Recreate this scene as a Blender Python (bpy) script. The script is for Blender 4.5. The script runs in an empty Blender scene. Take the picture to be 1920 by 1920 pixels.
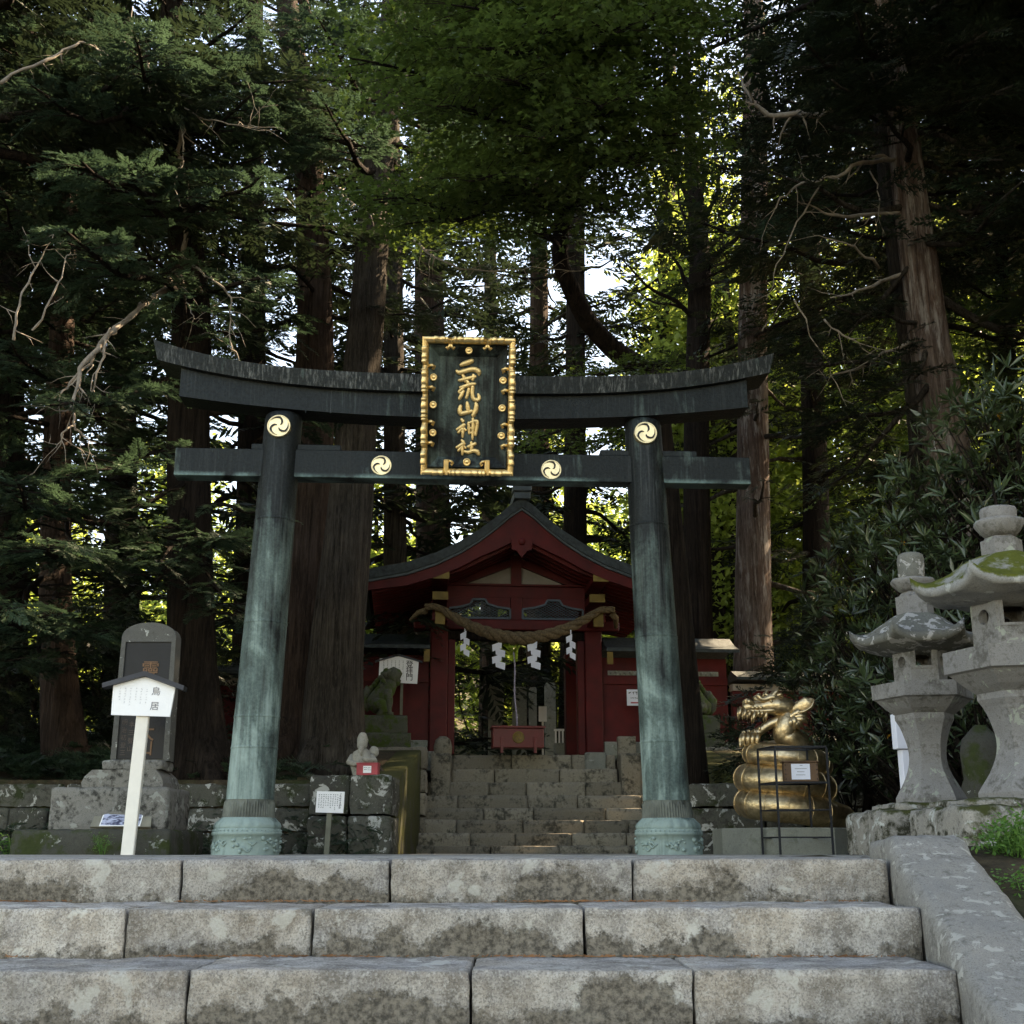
import bpy, math, random
import numpy as np
from math import sin, cos, pi, radians as R
from mathutils import Vector, Matrix, noise
random.seed(7); rng = np.random.default_rng(7)
SC = bpy.context.scene; COL = SC.collection

# ---------------------------------------------------------------- camera
FPX = 2300.0; TH = math.atan(637/FPX); CZ = 0.028
cam = bpy.data.cameras.new('camera'); cam.sensor_width = 36; cam.lens = 36*FPX/1920
cam.clip_start = .05; cam.clip_end = 2000
co = bpy.data.objects.new('camera', cam); COL.objects.link(co)
co.location = (0, 0, CZ); co.rotation_euler = (pi/2+TH, 0, 0); SC.camera = co
# ---------------------------------------------------------------- sky and sun
SUN_EL, SUN_AZ = R(44), R(62)
w = bpy.data.worlds.new('World'); SC.world = w; w.use_nodes = True
nt = w.node_tree; sky = nt.nodes.new('ShaderNodeTexSky'); sky.sky_type = 'NISHITA'
sky.sun_disc = False; sky.sun_elevation = SUN_EL; sky.sun_rotation = SUN_AZ
sky.air_density = 1.0; sky.dust_density = .6; sky.ozone_density = 1.5
bg = nt.nodes['Background']; bg.inputs[1].default_value = .13
nt.links.new(sky.outputs[0], bg.inputs[0])
sl = bpy.data.lights.new('sun', 'SUN'); sl.energy = 5.0; sl.angle = R(.6); sl.color = (1, .93, .82)
so = bpy.data.objects.new('sun', sl); COL.objects.link(so)
sd = Vector((sin(SUN_AZ)*cos(SUN_EL), cos(SUN_AZ)*cos(SUN_EL), sin(SUN_EL)))
so.rotation_euler = sd.to_track_quat('Z', 'Y').to_euler(); so.location = sd*60
SC.view_settings.view_transform = 'Standard'; SC.view_settings.look = 'None'
SC.view_settings.exposure = 2.55; SC.view_settings.gamma = 1.0
SC.view_settings.use_white_balance = True; SC.view_settings.white_balance_temperature = 9900; SC.view_settings.white_balance_tint = 14
SC.cycles.max_bounces = 6; SC.cycles.diffuse_bounces = 3; SC.cycles.glossy_bounces = 2
SC.cycles.transmission_bounces = 3; SC.cycles.transparent_max_bounces = 4
SC.cycles.sample_clamp_indirect = 4; SC.cycles.use_denoising = True

# ---------------------------------------------------------------- helpers
_c, _s = cos(TH), sin(TH)
def P(x, y, D):
    """point of the place seen at pixel (x, y) of the photo, D metres ahead"""
    u = (x-960)/FPX; v = (960-y)/FPX; t = D/(_c-v*_s)
    return Vector((u*t, D, CZ+(_s+v*_c)*t))
def ZY(y, D): return P(960, y, D).z
def PX(x, y, z, D):      # X of pixel column x for a point at height z, distance D
    return (x-960)/FPX*(D*_c+(z-CZ)*_s)

def tag(o, label=None, cat=None, group=None, kind=None):
    if label: o['label'] = label
    if cat: o['category'] = cat
    if group: o['group'] = group
    if kind: o['kind'] = kind
    return o
def empty(name, loc=(0, 0, 0), rz=0, label=None, cat=None, group=None):
    o = bpy.data.objects.new(name, None); COL.objects.link(o)
    o.location = loc; o.rotation_euler = (0, 0, rz); o.empty_display_size = .2
    return tag(o, label, cat, group)
def npmesh(name, V, Fq, mat, parent=None, smooth=False, attr=None):
    """V (n,3), Fq (m,k) all faces with k corners"""
    V = np.asarray(V, dtype=np.float32); Fq = np.asarray(Fq, dtype=np.int32); k = Fq.shape[1]
    me = bpy.data.meshes.new(name)
    me.vertices.add(len(V)); me.vertices.foreach_set('co', V.ravel())
    me.loops.add(Fq.size); me.loops.foreach_set('vertex_index', Fq.ravel())
    me.polygons.add(len(Fq)); me.polygons.foreach_set('loop_start', np.arange(0, Fq.size, k, dtype=np.int32))
    me.polygons.foreach_set('loop_total', np.full(len(Fq), k, dtype=np.int32))
    if smooth: me.polygons.foreach_set('use_smooth', np.ones(len(Fq), dtype=bool))
    me.update(calc_edges=True)
    if attr is not None:
        a = me.attributes.new('rnd', 'FLOAT', 'POINT'); a.data.foreach_set('value', np.asarray(attr, dtype=np.float32))
    me.materials.append(mat)
    o = bpy.data.objects.new(name, me); COL.objects.link(o)
    if parent: o.parent = parent
    return o
class MB:
    def __init__(s): s.v = []; s.f = []; s.a = []; s.cur = .5; s.sm = []; s.M = Matrix.Identity(4)
    def add(s, vs, fs, smooth=False):
        b = len(s.v)
        for v in vs: s.v.append(tuple(s.M @ Vector(v))); s.a.append(s.cur)
        for f in fs: s.f.append([b+i for i in f]); s.sm.append(smooth)
        return s
    def box(s, x0, x1, y0, y1, z0, z1, bev=0, rnd=None):
        if rnd is not None: s.cur = rnd
        if bev:
            b = bev; vs = []; rings = [(b, b, 0), (0, 0, b), (0, 0, -b), (b, b, 0)]
            xs = (x0, x1); 
            def ring(ix, z): # 8-gon
                i = ix
                X0, X1, Y0, Y1 = x0+i, x1-i, y0+i, y1-i
                return [(X0+b, Y0, z), (X1-b, Y0, z), (X1, Y0+b, z), (X1, Y1-b, z), (X1-b, Y1, z), (X0+b, Y1, z), (X0, Y1-b, z), (X0, Y0+b, z)]
            vs = ring(b, z0)+ring(0, z0+b)+ring(0, z1-b)+ring(b, z1)
            fs = [list(range(7, -1, -1)), list(range(24, 32))]
            for k in range(3):
                for j in range(8): fs.append([k*8+j, k*8+(j+1) % 8, k*8+8+(j+1) % 8, k*8+8+j])
            return s.add(vs, fs)
        vs = [(x, y, z) for z in (z0, z1) for y in (y0, y1) for x in (x0, x1)]
        return s.add(vs, [(0, 2, 3, 1), (4, 5, 7, 6), (0, 1, 5, 4), (2, 6, 7, 3), (0, 4, 6, 2), (1, 3, 7, 5)])
    def bar(s, p, q, w, h=None, up=(0, 0, 1)):
        """box of section w x h from p to q"""
        h = h or w; p = Vector(p); q = Vector(q); d = (q-p).normalized(); u = Vector(up)
        if abs(d.dot(u)) > .98: u = Vector((0, 1, 0))
        a = d.cross(u).normalized()*(w/2); b = a.cross(d).normalized()*(h/2)
        vs = [p-a-b, p+a-b, p+a+b, p-a+b, q-a-b, q+a-b, q+a+b, q-a+b]
        return s.add(vs, [(3, 2, 1, 0), (4, 5, 6, 7), (0, 1, 5, 4), (1, 2, 6, 5), (2, 3, 7, 6), (3, 0, 4, 7)])
    def tube(s, pts, rad, n=8, smooth=True, cap=True, flat=1.0, flatdir=None, fl=None):
        pts = [Vector(p) for p in pts]
        if not hasattr(rad, '__len__'): rad = [rad]*len(pts)
        vs = []; fs = []; ref = None
        for i, p in enumerate(pts):
            d = (pts[min(i+1, len(pts)-1)]-pts[max(i-1, 0)])
            d = d.normalized() if d.length > 1e-9 else Vector((0, 0, 1))
            if flatdir is not None: ref = Vector(flatdir)
            elif ref is None: ref = Vector((0, 0, 1)) if abs(d.z) < .9 else Vector((1, 0, 0))
            a = d.cross(ref)
            if a.length < 1e-4: a = d.cross(Vector((.3, 1, .2)))
            a.normalize(); b = a.cross(d).normalized()
            if flatdir is None: ref = b
            for k in range(n):
                t = 2*pi*k/n; rr = rad[i]*(fl(t, i/(len(pts)-1)) if fl else 1)
                vs.append(p+a*(cos(t)*rr)+b*(sin(t)*rr*flat))
        for i in range(len(pts)-1):
            for k in range(n):
                fs.append([i*n+k, i*n+(k+1) % n, (i+1)*n+(k+1) % n, (i+1)*n+k])
        if cap: fs.append(list(range(n-1, -1, -1))); fs.append(list(range(len(vs)-n, len(vs))))
        return s.add(vs, fs, smooth)
    def lathe(s, prof, n=32, c=(0, 0, 0), smooth=True, rot=0, fn=None, cap=True):
        vs = []; fs = []; c = Vector(c)
        for (r, z) in prof:
            for k in range(n):
                t = rot+2*pi*k/n; rr = r*(fn(t, z) if fn else 1)
                vs.append(c+Vector((cos(t)*rr, sin(t)*rr, z)))
        for i in range(len(prof)-1):
            for k in range(n): fs.append([i*n+k, i*n+(k+1) % n, (i+1)*n+(k+1) % n, (i+1)*n+k])
        if cap: fs.append(list(range(n-1, -1, -1))); fs.append(list(range(len(vs)-n, len(vs))))
        return s.add(vs, fs, smooth)
    def prism(s, poly, y0, y1):
        """poly in (x,z), extruded along y from y0 to y1 (y0 = the near face)"""
        n = len(poly); vs = [(x, y0, z) for x, z in poly]+[(x, y1, z) for x, z in poly]
        fs = [list(range(n)), list(range(2*n-1, n-1, -1))]
        for i in range(n): fs.append([i, n+i, n+(i+1) % n, (i+1) % n])
        return s.add(vs, fs)
    def ball(s, c, r, n=12, m=8, sc=(1, 1, 1), smooth=True):
        vs = []; fs = []; c = Vector(c)
        for i in range(1, m):
            a = pi*i/m
            for k in range(n):
                t = 2*pi*k/n; vs.append(c+Vector((r*sc[0]*sin(a)*cos(t), r*sc[1]*sin(a)*sin(t), r*sc[2]*cos(a))))
        vs.append(c+Vector((0, 0, r*sc[2]))); vs.append(c-Vector((0, 0, r*sc[2]))); T = len(vs)-2
        for i in range(m-2):
            for k in range(n): fs.append([i*n+k, (i+1)*n+k, (i+1)*n+(k+1) % n, i*n+(k+1) % n])
        for k in range(n): fs.append([T, k, (k+1) % n]); fs.append([T+1, (m-2)*n+(k+1) % n, (m-2)*n+k])
        return s.add(vs, fs, smooth)
    def build(s, name, mat, parent=None, org=None, jit=0, jsc=3.0):
        me = bpy.data.meshes.new(name); V = s.v
        if org is not None: V = [(a-org[0], b-org[1], c-org[2]) for a, b, c in V]
        if jit: V = [tuple(Vector(v)+noise.noise_vector(Vector(v)*jsc)*jit) for v in V]
        me.from_pydata(V, [], s.f); me.polygons.foreach_set('use_smooth', s.sm)
        a = me.attributes.new('rnd', 'FLOAT', 'POINT'); a.data.foreach_set('value', np.asarray(s.a, dtype=np.float32))
        me.materials.append(mat); me.update()
        o = bpy.data.objects.new(name, me); COL.objects.link(o)
        if parent: o.parent = parent
        elif org is not None: o.location = org
        return o
def roughstone(mb, x0, x1, y0, y1, z0, z1, res=.03, amp=.006, rnd=.5, rad=.012, seed=0, faces='ftlr'):
    """block with worn edges: subdivided box pushed about by noise"""
    nx = max(2, int((x1-x0)/res)); ny = max(2, int((y1-y0)/res)); nz = max(2, int((z1-z0)/res))
    nx = min(nx, 90); ny = min(ny, 40); nz = min(nz, 40)
    mb.cur = rnd; idx = {}; vs = []; fs = []
    C = Vector(((x0+x1)/2, (y0+y1)/2, (z0+z1)/2)); H = Vector(((x1-x0)/2, (y1-y0)/2, (z1-z0)/2))
    def vid(i, j, k):
        key = (i, j, k)
        if key in idx: return idx[key]
        p = Vector((x0+(x1-x0)*i/nx, y0+(y1-y0)*j/ny, z0+(z1-z0)*k/nz))
        q = p-C; r = rad*(1+.8*noise.noise(p*4+Vector((seed, 0, 0))))
        inn = Vector([max(-(H[a]-r), min(H[a]-r, q[a])) for a in range(3)]); e = q-inn
        if e.length > 1e-6: e = e.normalized()*min(e.length, r)
        n = e.normalized() if e.length > 1e-6 else Vector((0, 0, 1))
        p = C+inn+e
        p = p+n*(amp*(noise.noise(p*5+Vector((seed, 3, 1)))+.6*noise.noise(p*17+Vector((seed, 3, 1)))+.5*noise.noise(p*45)))
        idx[key] = len(vs); vs.append(p); return idx[key]
    for i in range(nx):
        for k in range(nz):
            fs.append([vid(i, 0, k), vid(i+1, 0, k), vid(i+1, 0, k+1), vid(i, 0, k+1)])
            fs.append([vid(i, ny, k), vid(i, ny, k+1), vid(i+1, ny, k+1), vid(i+1, ny, k)])
    for i in range(nx):
        for j in range(ny):
            fs.append([vid(i, j, nz), vid(i+1, j, nz), vid(i+1, j+1, nz), vid(i, j+1, nz)])
    for j in range(ny):
        for k in range(nz):
            fs.append([vid(0, j, k), vid(0, j, k+1), vid(0, j+1, k+1), vid(0, j+1, k)])
            fs.append([vid(nx, j, k), vid(nx, j+1, k), vid(nx, j+1, k+1), vid(nx, j, k+1)])
    mb.add(vs, fs, True)
_tc = {}
def text(mb, s, cx, cz, size, y, depth=.004, bold=0):
    """one written character or word centred on (cx, cz) of the local xz plane, facing -y"""
    key = (s, bold)
    if key not in _tc:
        c = bpy.data.curves.new('t', 'FONT'); c.body = s; c.extrude = .02; c.offset = bold; c.resolution_u = 4
        o = bpy.data.objects.new('t', c); COL.objects.link(o); bpy.context.view_layer.update()
        me = bpy.data.meshes.new_from_object(o.evaluated_get(bpy.context.evaluated_depsgraph_get()))
        vs = np.array([v.co[:] for v in me.vertices]); fs = [list(p.vertices) for p in me.polygons]
        bpy.data.objects.remove(o); bpy.data.curves.remove(c); bpy.data.meshes.remove(me)
        mid = (vs.min(0)+vs.max(0))/2; _tc[key] = (vs-mid, fs)
    vs, fs = _tc[key]
    mb.add([(cx+v[0]*size, y-v[2]*depth/.02, cz+v[1]*size) for v in vs], fs)
def marks(mb, x0, x1, z0, z1, y, cols, size, seed=1):
    """columns of small brush marks, for writing too small to read in the photo"""
    r = random.Random(seed); dx = (x1-x0)/max(cols-1, 1)
    for c in range(cols):
        x = x1-c*dx; z = z1; zend = z0+(z1-z0)*r.choice([0, .1, .3, .05])
        while z > zend:
            for q in range(3):
                a = r.choice([0, pi/2, .4]); L = size*r.uniform(.35, .9)/2
                px = x+r.uniform(-.2, .2)*size; pz = z+r.uniform(-.3, .3)*size
                mb.bar((px-cos(a)*L, y-.0006*q, pz-sin(a)*L), (px+cos(a)*L, y-.0006*q, pz+sin(a)*L), size*.14, .001, up=(0, 1, 0))
            z -= size*1.25
# ---------------------------------------------------------------- materials
class NB:
    def __init__(s, name):
        s.m = bpy.data.materials.new(name); s.m.use_nodes = True; s.t = s.m.node_tree
        s.b = s.t.nodes['Principled BSDF']; s.out = s.t.nodes['Material Output']
    def n(s, typ, **kw):
        x = s.t.nodes.new('ShaderNode'+typ)
        for k, v in kw.items():
            if k.startswith('_'): setattr(x, k[1:], v); continue
            key = int(k[1:]) if k[0] == 'i' and k[1:].isdigit() else k.replace('__', ' ')
            s.put(x.inputs[key], v)
        return x
    def put(s, sock, v):
        if isinstance(v, bpy.types.NodeSocket): s.t.links.new(v, sock)
        elif isinstance(v, bpy.types.Node): s.t.links.new(v.outputs[0], sock)
        else:
            if sock.type == 'RGBA' and len(v) == 3: v = (*v, 1)
            sock.default_value = v
    def coord(s, kind='Object', scale=(1, 1, 1)):
        c = s.n('TexCoord').outputs[kind]
        if kind == 'Object' and False: pass
        return s.n('Mapping', Vector=c, Scale=scale).outputs[0]
    def noise(s, co, sc, det=6, rough=.6, dist=0):
        return s.n('TexNoise', Vector=co, Scale=sc, Detail=det, Roughness=rough, Distortion=dist).outputs[0]
    def ramp(s, f, a, b, inter='LINEAR'):
        r = s.n('MapRange', Value=f); r.inputs['From Min'].default_value = a; r.inputs['From Max'].default_value = b
        r.interpolation_type = 'SMOOTHSTEP' if inter == 'S' else 'LINEAR'
        return r.outputs[0]
    def math(s, op, a, b=0.0): return s.n('Math', _operation=op, i0=a, i1=b).outputs[0]
    def mix(s, f, a, b):
        x = s.n('Mix', _data_type='RGBA'); s.put(x.inputs[0], f); s.put(x.inputs[6], a); s.put(x.inputs[7], b)
        return x.outputs[2]
    def bump(s, h, d=.01, st=1.0, nrm=None):
        x = s.n('Bump', Height=h, Distance=d, Strength=st)
        if nrm: s.put(x.inputs['Normal'], nrm)
        return x.outputs[0]
    def attr(s, n='rnd'): return s.n('Attribute', _attribute_name=n).outputs['Fac']
    def fin(s, col, rough=.8, metal=0.0, nrm=None, spec=.5):
        s.put(s.b.inputs['Base Color'], col); s.put(s.b.inputs['Roughness'], rough)
        s.put(s.b.inputs['Metallic'], metal); s.put(s.b.inputs['Specular IOR Level'], spec)
        if nrm: s.put(s.b.inputs['Normal'], nrm)
        return s.m
def plain(name, col, rough=.6, metal=0, spec=.3, var=.25, sc=6, bmp=.002):
    b = NB(name); c = b.coord(); n = b.noise(c, sc, 5)
    lo = tuple(x*(1-var) for x in col); hi = tuple(min(1, x*(1+var)) for x in col)
    return b.fin(b.mix(b.ramp(n, .3, .7), lo, hi), rough, metal, b.bump(b.noise(c, sc*6, 4), bmp), spec)
def stone(name, base, tint=(1, .97, .9), lichen=0.0, lichcol=(.42, .43, .40), moss=0.0, mosscol=(.045, .07, .015), dark=.35,
          darkcol=(.045, .042, .035), sc=1.0, rnd=.25, grain=.5, cobj='Object', mosstop=0.0):
    b = NB(name); c = b.coord(cobj); r = b.attr()
    off = b.n('VectorMath', _operation='ADD', i0=c, i1=b.n('CombineXYZ', X=b.math('MULTIPLY', r, 37.0), Y=b.math('MULTIPLY', r, 11.0))).outputs[0]
    n1 = b.noise(off, 3*sc, 8, .65); n2 = b.noise(off, 14*sc, 7, .7); n3 = b.noise(off, 90*sc, 3, .7); n4 = b.noise(off, 1.2*sc, 4, .5)
    B = Vector(base)
    col = b.mix(b.ramp(n1, .35, .65), tuple(B*.72), tuple(B*1.12))
    col = b.mix(b.math('MULTIPLY', b.ramp(n4, .4, .65), .6), col, tuple(B[i]*tint[i]*1.05 for i in range(3)))
    g = b.ramp(n3, .35, .65); col = b.mix(b.math('MULTIPLY', g, grain), col, tuple(B*1.5)); 
    g2 = b.ramp(b.noise(off, 60*sc, 2, .6), .58, .66); col = b.mix(b.math('MULTIPLY', g2, grain), col, tuple(B*.45))
    br = b.math('ADD', b.math('MULTIPLY', r, rnd), 1-rnd/2)
    col = b.n('VectorMath', _operation='SCALE', i0=col, Scale=br).outputs[0]
    if dark: col = b.mix(b.math('MULTIPLY', b.ramp(b.math('ADD', b.math('MULTIPLY', n2, .45), b.math('MULTIPLY', n1, .55)), .56-.12*dark, .66-.12*dark), min(1, dark*1.6)), col, darkcol)
    if lichen:
        v = b.noise(off, 5*sc, 9, .62, .4); col = b.mix(b.ramp(v, .64-.2*lichen, .67-.2*lichen), col, b.mix(n2, tuple(Vector(lichcol)*.75), lichcol))
    if moss or mosstop:
        v = b.math('ADD', b.noise(off, 2.5*sc, 8, .7), moss*.35-.1)
        if mosstop:
            nz = b.n('SeparateXYZ', Vector=b.n('NewGeometry').outputs['Normal']).outputs[2]
            v = b.math('ADD', v, b.math('MULTIPLY', nz, mosstop*.3))
        col = b.mix(b.ramp(v, .5, .6), col, b.mix(n2, tuple(Vector(mosscol)*.5), tuple(Vector(mosscol)*1.6)))
    h = b.math('ADD', b.math('MULTIPLY', n2, .7), b.math('MULTIPLY', n3, .35))
    return b.fin(col, .92, 0, b.bump(h, .012/sc**.5, .8), .25)
def step_mat():
    """weathered granite of the near steps: coarse grain, a dark damp crust creeping up from the foot of each riser"""
    b = NB('step_granite'); c = b.coord(); r = b.attr()
    off = b.n('VectorMath', _operation='ADD', i0=c, i1=b.n('CombineXYZ', X=b.math('MULTIPLY', r, 53.0), Z=b.math('MULTIPLY', r, 17.0))).outputs[0]
    n0 = b.noise(off, 1.6, 5, .55); n1 = b.noise(off, 7, 8, .68); n2 = b.noise(off, 26, 8, .75); n3 = b.noise(off, 140, 3, .7)
    col = b.mix(b.ramp(n1, .38, .60), (.215, .192, .165), (.47, .44, .395))
    col = b.mix(b.math('MULTIPLY', b.ramp(n0, .42, .58), .8), col, b.mix(b.ramp(n1, .4, .6), (.30, .25, .195), (.53, .465, .385)))
    col = b.mix(b.math('MULTIPLY', b.ramp(b.noise(off, 3.1, 6, .6), .5, .6), .55), col, b.mix(b.ramp(n1, .4, .6), (.24, .23, .225), (.42, .41, .40)))
    col = b.mix(b.math('MULTIPLY', b.ramp(n2, .53, .62), .42), col, (.60, .58, .53))
    col = b.mix(b.math('MULTIPLY', b.ramp(b.noise(off, 20, 7, .75), .54, .64), .5), col, (.13, .12, .105))
    col = b.mix(b.math('MULTIPLY', b.ramp(n3, .50, .58), .5), col, (.10, .092, .082))
    col = b.mix(b.math('MULTIPLY', b.ramp(b.noise(off, 120, 2, .6), .54, .62), .26), col, (.70, .67, .60))
    v = b.noise(off, 6.5, 10, .62, .3); col = b.mix(b.math('MULTIPLY', b.ramp(v, .585, .62), .65), col, (.56, .55, .49))
    v2 = b.noise(off, 4.0, 9, .68, .5); col = b.mix(b.math('MULTIPLY', b.ramp(v2, .61, .65), .7), col, (.11, .10, .08))
    col = b.n('VectorMath', _operation='SCALE', i0=col, Scale=b.math('ADD', b.math('MULTIPLY', r, .3), .72)).outputs[0]
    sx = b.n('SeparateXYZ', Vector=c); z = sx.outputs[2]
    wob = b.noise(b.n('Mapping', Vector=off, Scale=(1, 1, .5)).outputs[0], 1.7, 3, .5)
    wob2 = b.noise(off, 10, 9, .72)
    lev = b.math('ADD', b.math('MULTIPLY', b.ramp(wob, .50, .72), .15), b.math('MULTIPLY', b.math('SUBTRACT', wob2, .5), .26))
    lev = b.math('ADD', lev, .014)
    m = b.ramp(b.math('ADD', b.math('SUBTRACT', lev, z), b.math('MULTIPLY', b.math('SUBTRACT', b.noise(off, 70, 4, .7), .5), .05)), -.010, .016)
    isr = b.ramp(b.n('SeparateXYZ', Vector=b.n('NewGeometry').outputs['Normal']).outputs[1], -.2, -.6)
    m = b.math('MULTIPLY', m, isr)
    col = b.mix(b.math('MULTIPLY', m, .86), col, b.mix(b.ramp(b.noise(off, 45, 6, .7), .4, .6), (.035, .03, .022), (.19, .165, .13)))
    h = b.math('ADD', b.math('MULTIPLY', n2, .8), b.math('MULTIPLY', n3, .4))
    h = b.math('ADD', h, b.math('MULTIPLY', m, .3))
    return b.fin(col, .93, 0, b.bump(h, .010, .9), .2)
def bronze_mat(name, lo, hi, zlo, zhi, bright=1.0, under=None, streak=.3):
    """old bronze: slate dark metal with verdigris; lo/hi = patina amount at heights zlo/zhi of the part's own frame"""
    b = NB(name); c = b.coord(); z = b.n('SeparateXYZ', Vector=c).outputs[2]
    st = b.noise(b.n('Mapping', Vector=c, Scale=(9, 9, .55)).outputs[0], 1.6, 7, .62)
    cl = b.noise(b.n('Mapping', Vector=c, Scale=(1.6, 1.6, .9)).outputs[0], 1.5, 6, .6, .5)
    fine = b.noise(c, 40, 6, .7)
    amt = b.n('MapRange', Value=z); amt.inputs['From Min'].default_value = zlo; amt.inputs['From Max'].default_value = zhi
    amt.inputs['To Min'].default_value = lo; amt.inputs['To Max'].default_value = hi
    v = b.math('ADD', b.math('ADD', b.math('MULTIPLY', st, .55), b.math('MULTIPLY', b.ramp(cl, .25, .75), .45)), amt.outputs[0])
    f = b.ramp(v, .50, .78)
    k = bright
    dk = b.mix(b.ramp(fine, .3, .7), (.008*k, .0105*k, .011*k), (.019*k, .024*k, .025*k))
    col = b.mix(b.math('MULTIPLY', f, .85), dk, b.mix(b.ramp(fine, .3, .7), (.075*k, .118*k, .108*k), (.165*k, .235*k, .213*k)))
    f2 = b.ramp(v, .74, .90); col = b.mix(b.math('MULTIPLY', f2, .7), col, (.31*k, .41*k, .375*k))
    sk = b.noise(b.n('Mapping', Vector=c, Scale=(34, 34, .7)).outputs[0], 1.3, 5, .7)
    col = b.mix(b.math('MULTIPLY', b.math('MULTIPLY', b.ramp(sk, .50, .68), b.ramp(b.noise(b.n('Mapping', Vector=c, Scale=(1.3, 1.3, .6)).outputs[0], 2.2, 4, .6), .38, .62)), streak), col, b.mix(cl, (.10, .105, .10), (.24, .255, .25)))
    if under:
        e = b.ramp(b.math('ADD', z, b.math('MULTIPLY', fine, .06)), under+.085, under+.02)
        e = b.math('MULTIPLY', e, b.ramp(cl, .38, .56)); col = b.mix(b.math('MULTIPLY', e, .8), col, (.20, .32, .30))
    rg = b.math('ADD', b.math('MULTIPLY', f, .22), .46)
    return b.fin(col, rg, b.math('SUBTRACT', .5, b.math('MULTIPLY', f, .5)), b.bump(b.math('ADD', fine, b.math('MULTIPLY', cl, 3)), .006), .22)
def bark_mat(name, a, bcol, sc=1.0, patch=0.0, pcol=(.30, .27, .23)):
    a = tuple(Vector(a)*.6); bcol = tuple(Vector(bcol)*.6)
    b = NB(name); c = b.coord()
    f1 = b.noise(b.n('Mapping', Vector=c, Scale=(14*sc, 14*sc, .8*sc)).outputs[0], 1.5, 8, .65, .6)
    f2 = b.noise(b.n('Mapping', Vector=c, Scale=(40*sc, 40*sc, 5*sc)).outputs[0], 1.5, 5, .7)
    n = b.noise(c, 1.1, 5, .6)
    col = b.mix(b.ramp(f1, .35, .65), tuple(Vector(a)*.35), b.mix(b.ramp(n, .4, .6), a, bcol))
    col = b.mix(b.math('MULTIPLY', b.ramp(f2, .5, .7), .4), col, tuple(Vector(bcol)*1.3))
    if patch: col = b.mix(b.math('MULTIPLY', b.ramp(b.noise(b.n('Mapping', Vector=c, Scale=(7, 7, .9)).outputs[0], 1.4, 7, .7), .62-.15*patch, .72-.15*patch), .7), col, b.mix(f2, tuple(Vector(pcol)*.6), pcol))
    return b.fin(col, .95, 0, b.bump(b.math('ADD', f1, b.math('MULTIPLY', f2, .4)), .09, 1.0), .12)
def leaf_mat(name, c1, c2, trans=.45, tcol=None, rough=.5, spec=.4):
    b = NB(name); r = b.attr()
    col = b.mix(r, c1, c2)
    b.put(b.b.inputs['Base Color'], col); b.put(b.b.inputs['Roughness'], rough); b.put(b.b.inputs['Specular IOR Level'], spec)
    tc = tcol or tuple(min(1, x*1.6) for x in c2)
    t = b.n('BsdfTranslucent', Color=b.mix(r, tuple(Vector(tc)*.7), tc))
    mx = b.n('MixShader', i0=trans, i1=b.b.outputs[0], i2=t.outputs[0]); b.put(b.out.inputs[0], mx.outputs[0])
    return b.m
def gold_mat(name, col=(.95, .68, .32), rough=.40):
    b = NB(name); c = b.coord(); n = b.noise(c, 9, 6, .65); n2 = b.noise(c, 50, 4, .6)
    cc = b.mix(b.ramp(n, .35, .65), tuple(Vector(col)*.72), col)
    cc = b.mix(b.math('MULTIPLY', b.ramp(n, .64, .72), .5), cc, (.16, .09, .035))
    return b.fin(cc, b.math('ADD', rough-.08, b.math('MULTIPLY', n, .2)), .95, b.bump(n2, .003, .6), .5)
M = {}
M['step'] = step_mat()
M['coping'] = stone('coping_stone', (.21, .20, .18), dark=.45, darkcol=(.09, .085, .075), lichen=.3, lichcol=(.38, .37, .33), sc=3.2, grain=.7)
M['backstep'] = stone('back_step_stone', (.24, .215, .17), dark=.55, darkcol=(.04, .04, .032), lichen=.0, sc=1.2, rnd=.5)
M['wallstone'] = stone('mossy_wall_stone', (.075, .075, .062), dark=.6, lichen=.42, lichcol=(.46, .46, .42), moss=.25, sc=1.5, rnd=.5, mosscol=(.026, .034, .013))
M['monbase'] = stone('monument_stone', (.17, .165, .15), dark=.55, lichen=.3, lichcol=(.30, .31, .28), moss=.0, sc=1.5, darkcol=(.02, .02, .017))
M['mondark'] = stone('monument_dark_stone', (.055, .055, .045), dark=.5, lichen=.12, moss=.35, sc=1.6, mosscol=(.03, .04, .012))
M['slab'] = stone('slab_stone', (.10, .10, .092), dark=.3, lichen=.1, sc=2.2)
M['slate'] = plain('polished_slate', (.006, .0065, .009), .4, var=.3, spec=.25)
M['lantern'] = stone('lantern_stone', (.185, .18, .175), dark=.5, lichen=.2, lichcol=(.30, .325, .275), sc=1.9, grain=.5, darkcol=(.075, .07, .06))
M['lanternroof'] = stone('lantern_roof_stone', (.13, .13, .115), dark=.4, lichen=.5, lichcol=(.40, .39, .37), sc=2.6)
M['mossroof'] = stone('mossy_roof_stone', (.24, .24, .23), dark=.3, lichen=.2, sc=1.6, moss=.05, mosstop=.75, mosscol=(.075, .085, .012))
M['pedestal'] = stone('concrete_pedestal', (.22, .225, .19), dark=.3, sc=1.2, darkcol=(.07, .08, .045), grain=.3)
M['plinth'] = stone('mossy_plinth', (.24, .225, .20), dark=.65, darkcol=(.03, .03, .018), lichen=.3, moss=.1, mosstop=.5, sc=1.5, mosscol=(.04, .045, .012))
M['komainu'] = stone('dark_statue_stone', (.075, .08, .06), dark=.5, moss=.4, sc=2.5)
M['statue'] = stone('pale_statue_stone', (.30, .29, .25), dark=.35, sc=5)
M['pave'] = stone('paving', (.24, .23, .21), dark=.3, sc=1)
M['tombs'] = stone('stele_stone', (.24, .25, .22), dark=.35, lichen=.15, moss=.1, sc=1.3)
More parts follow.
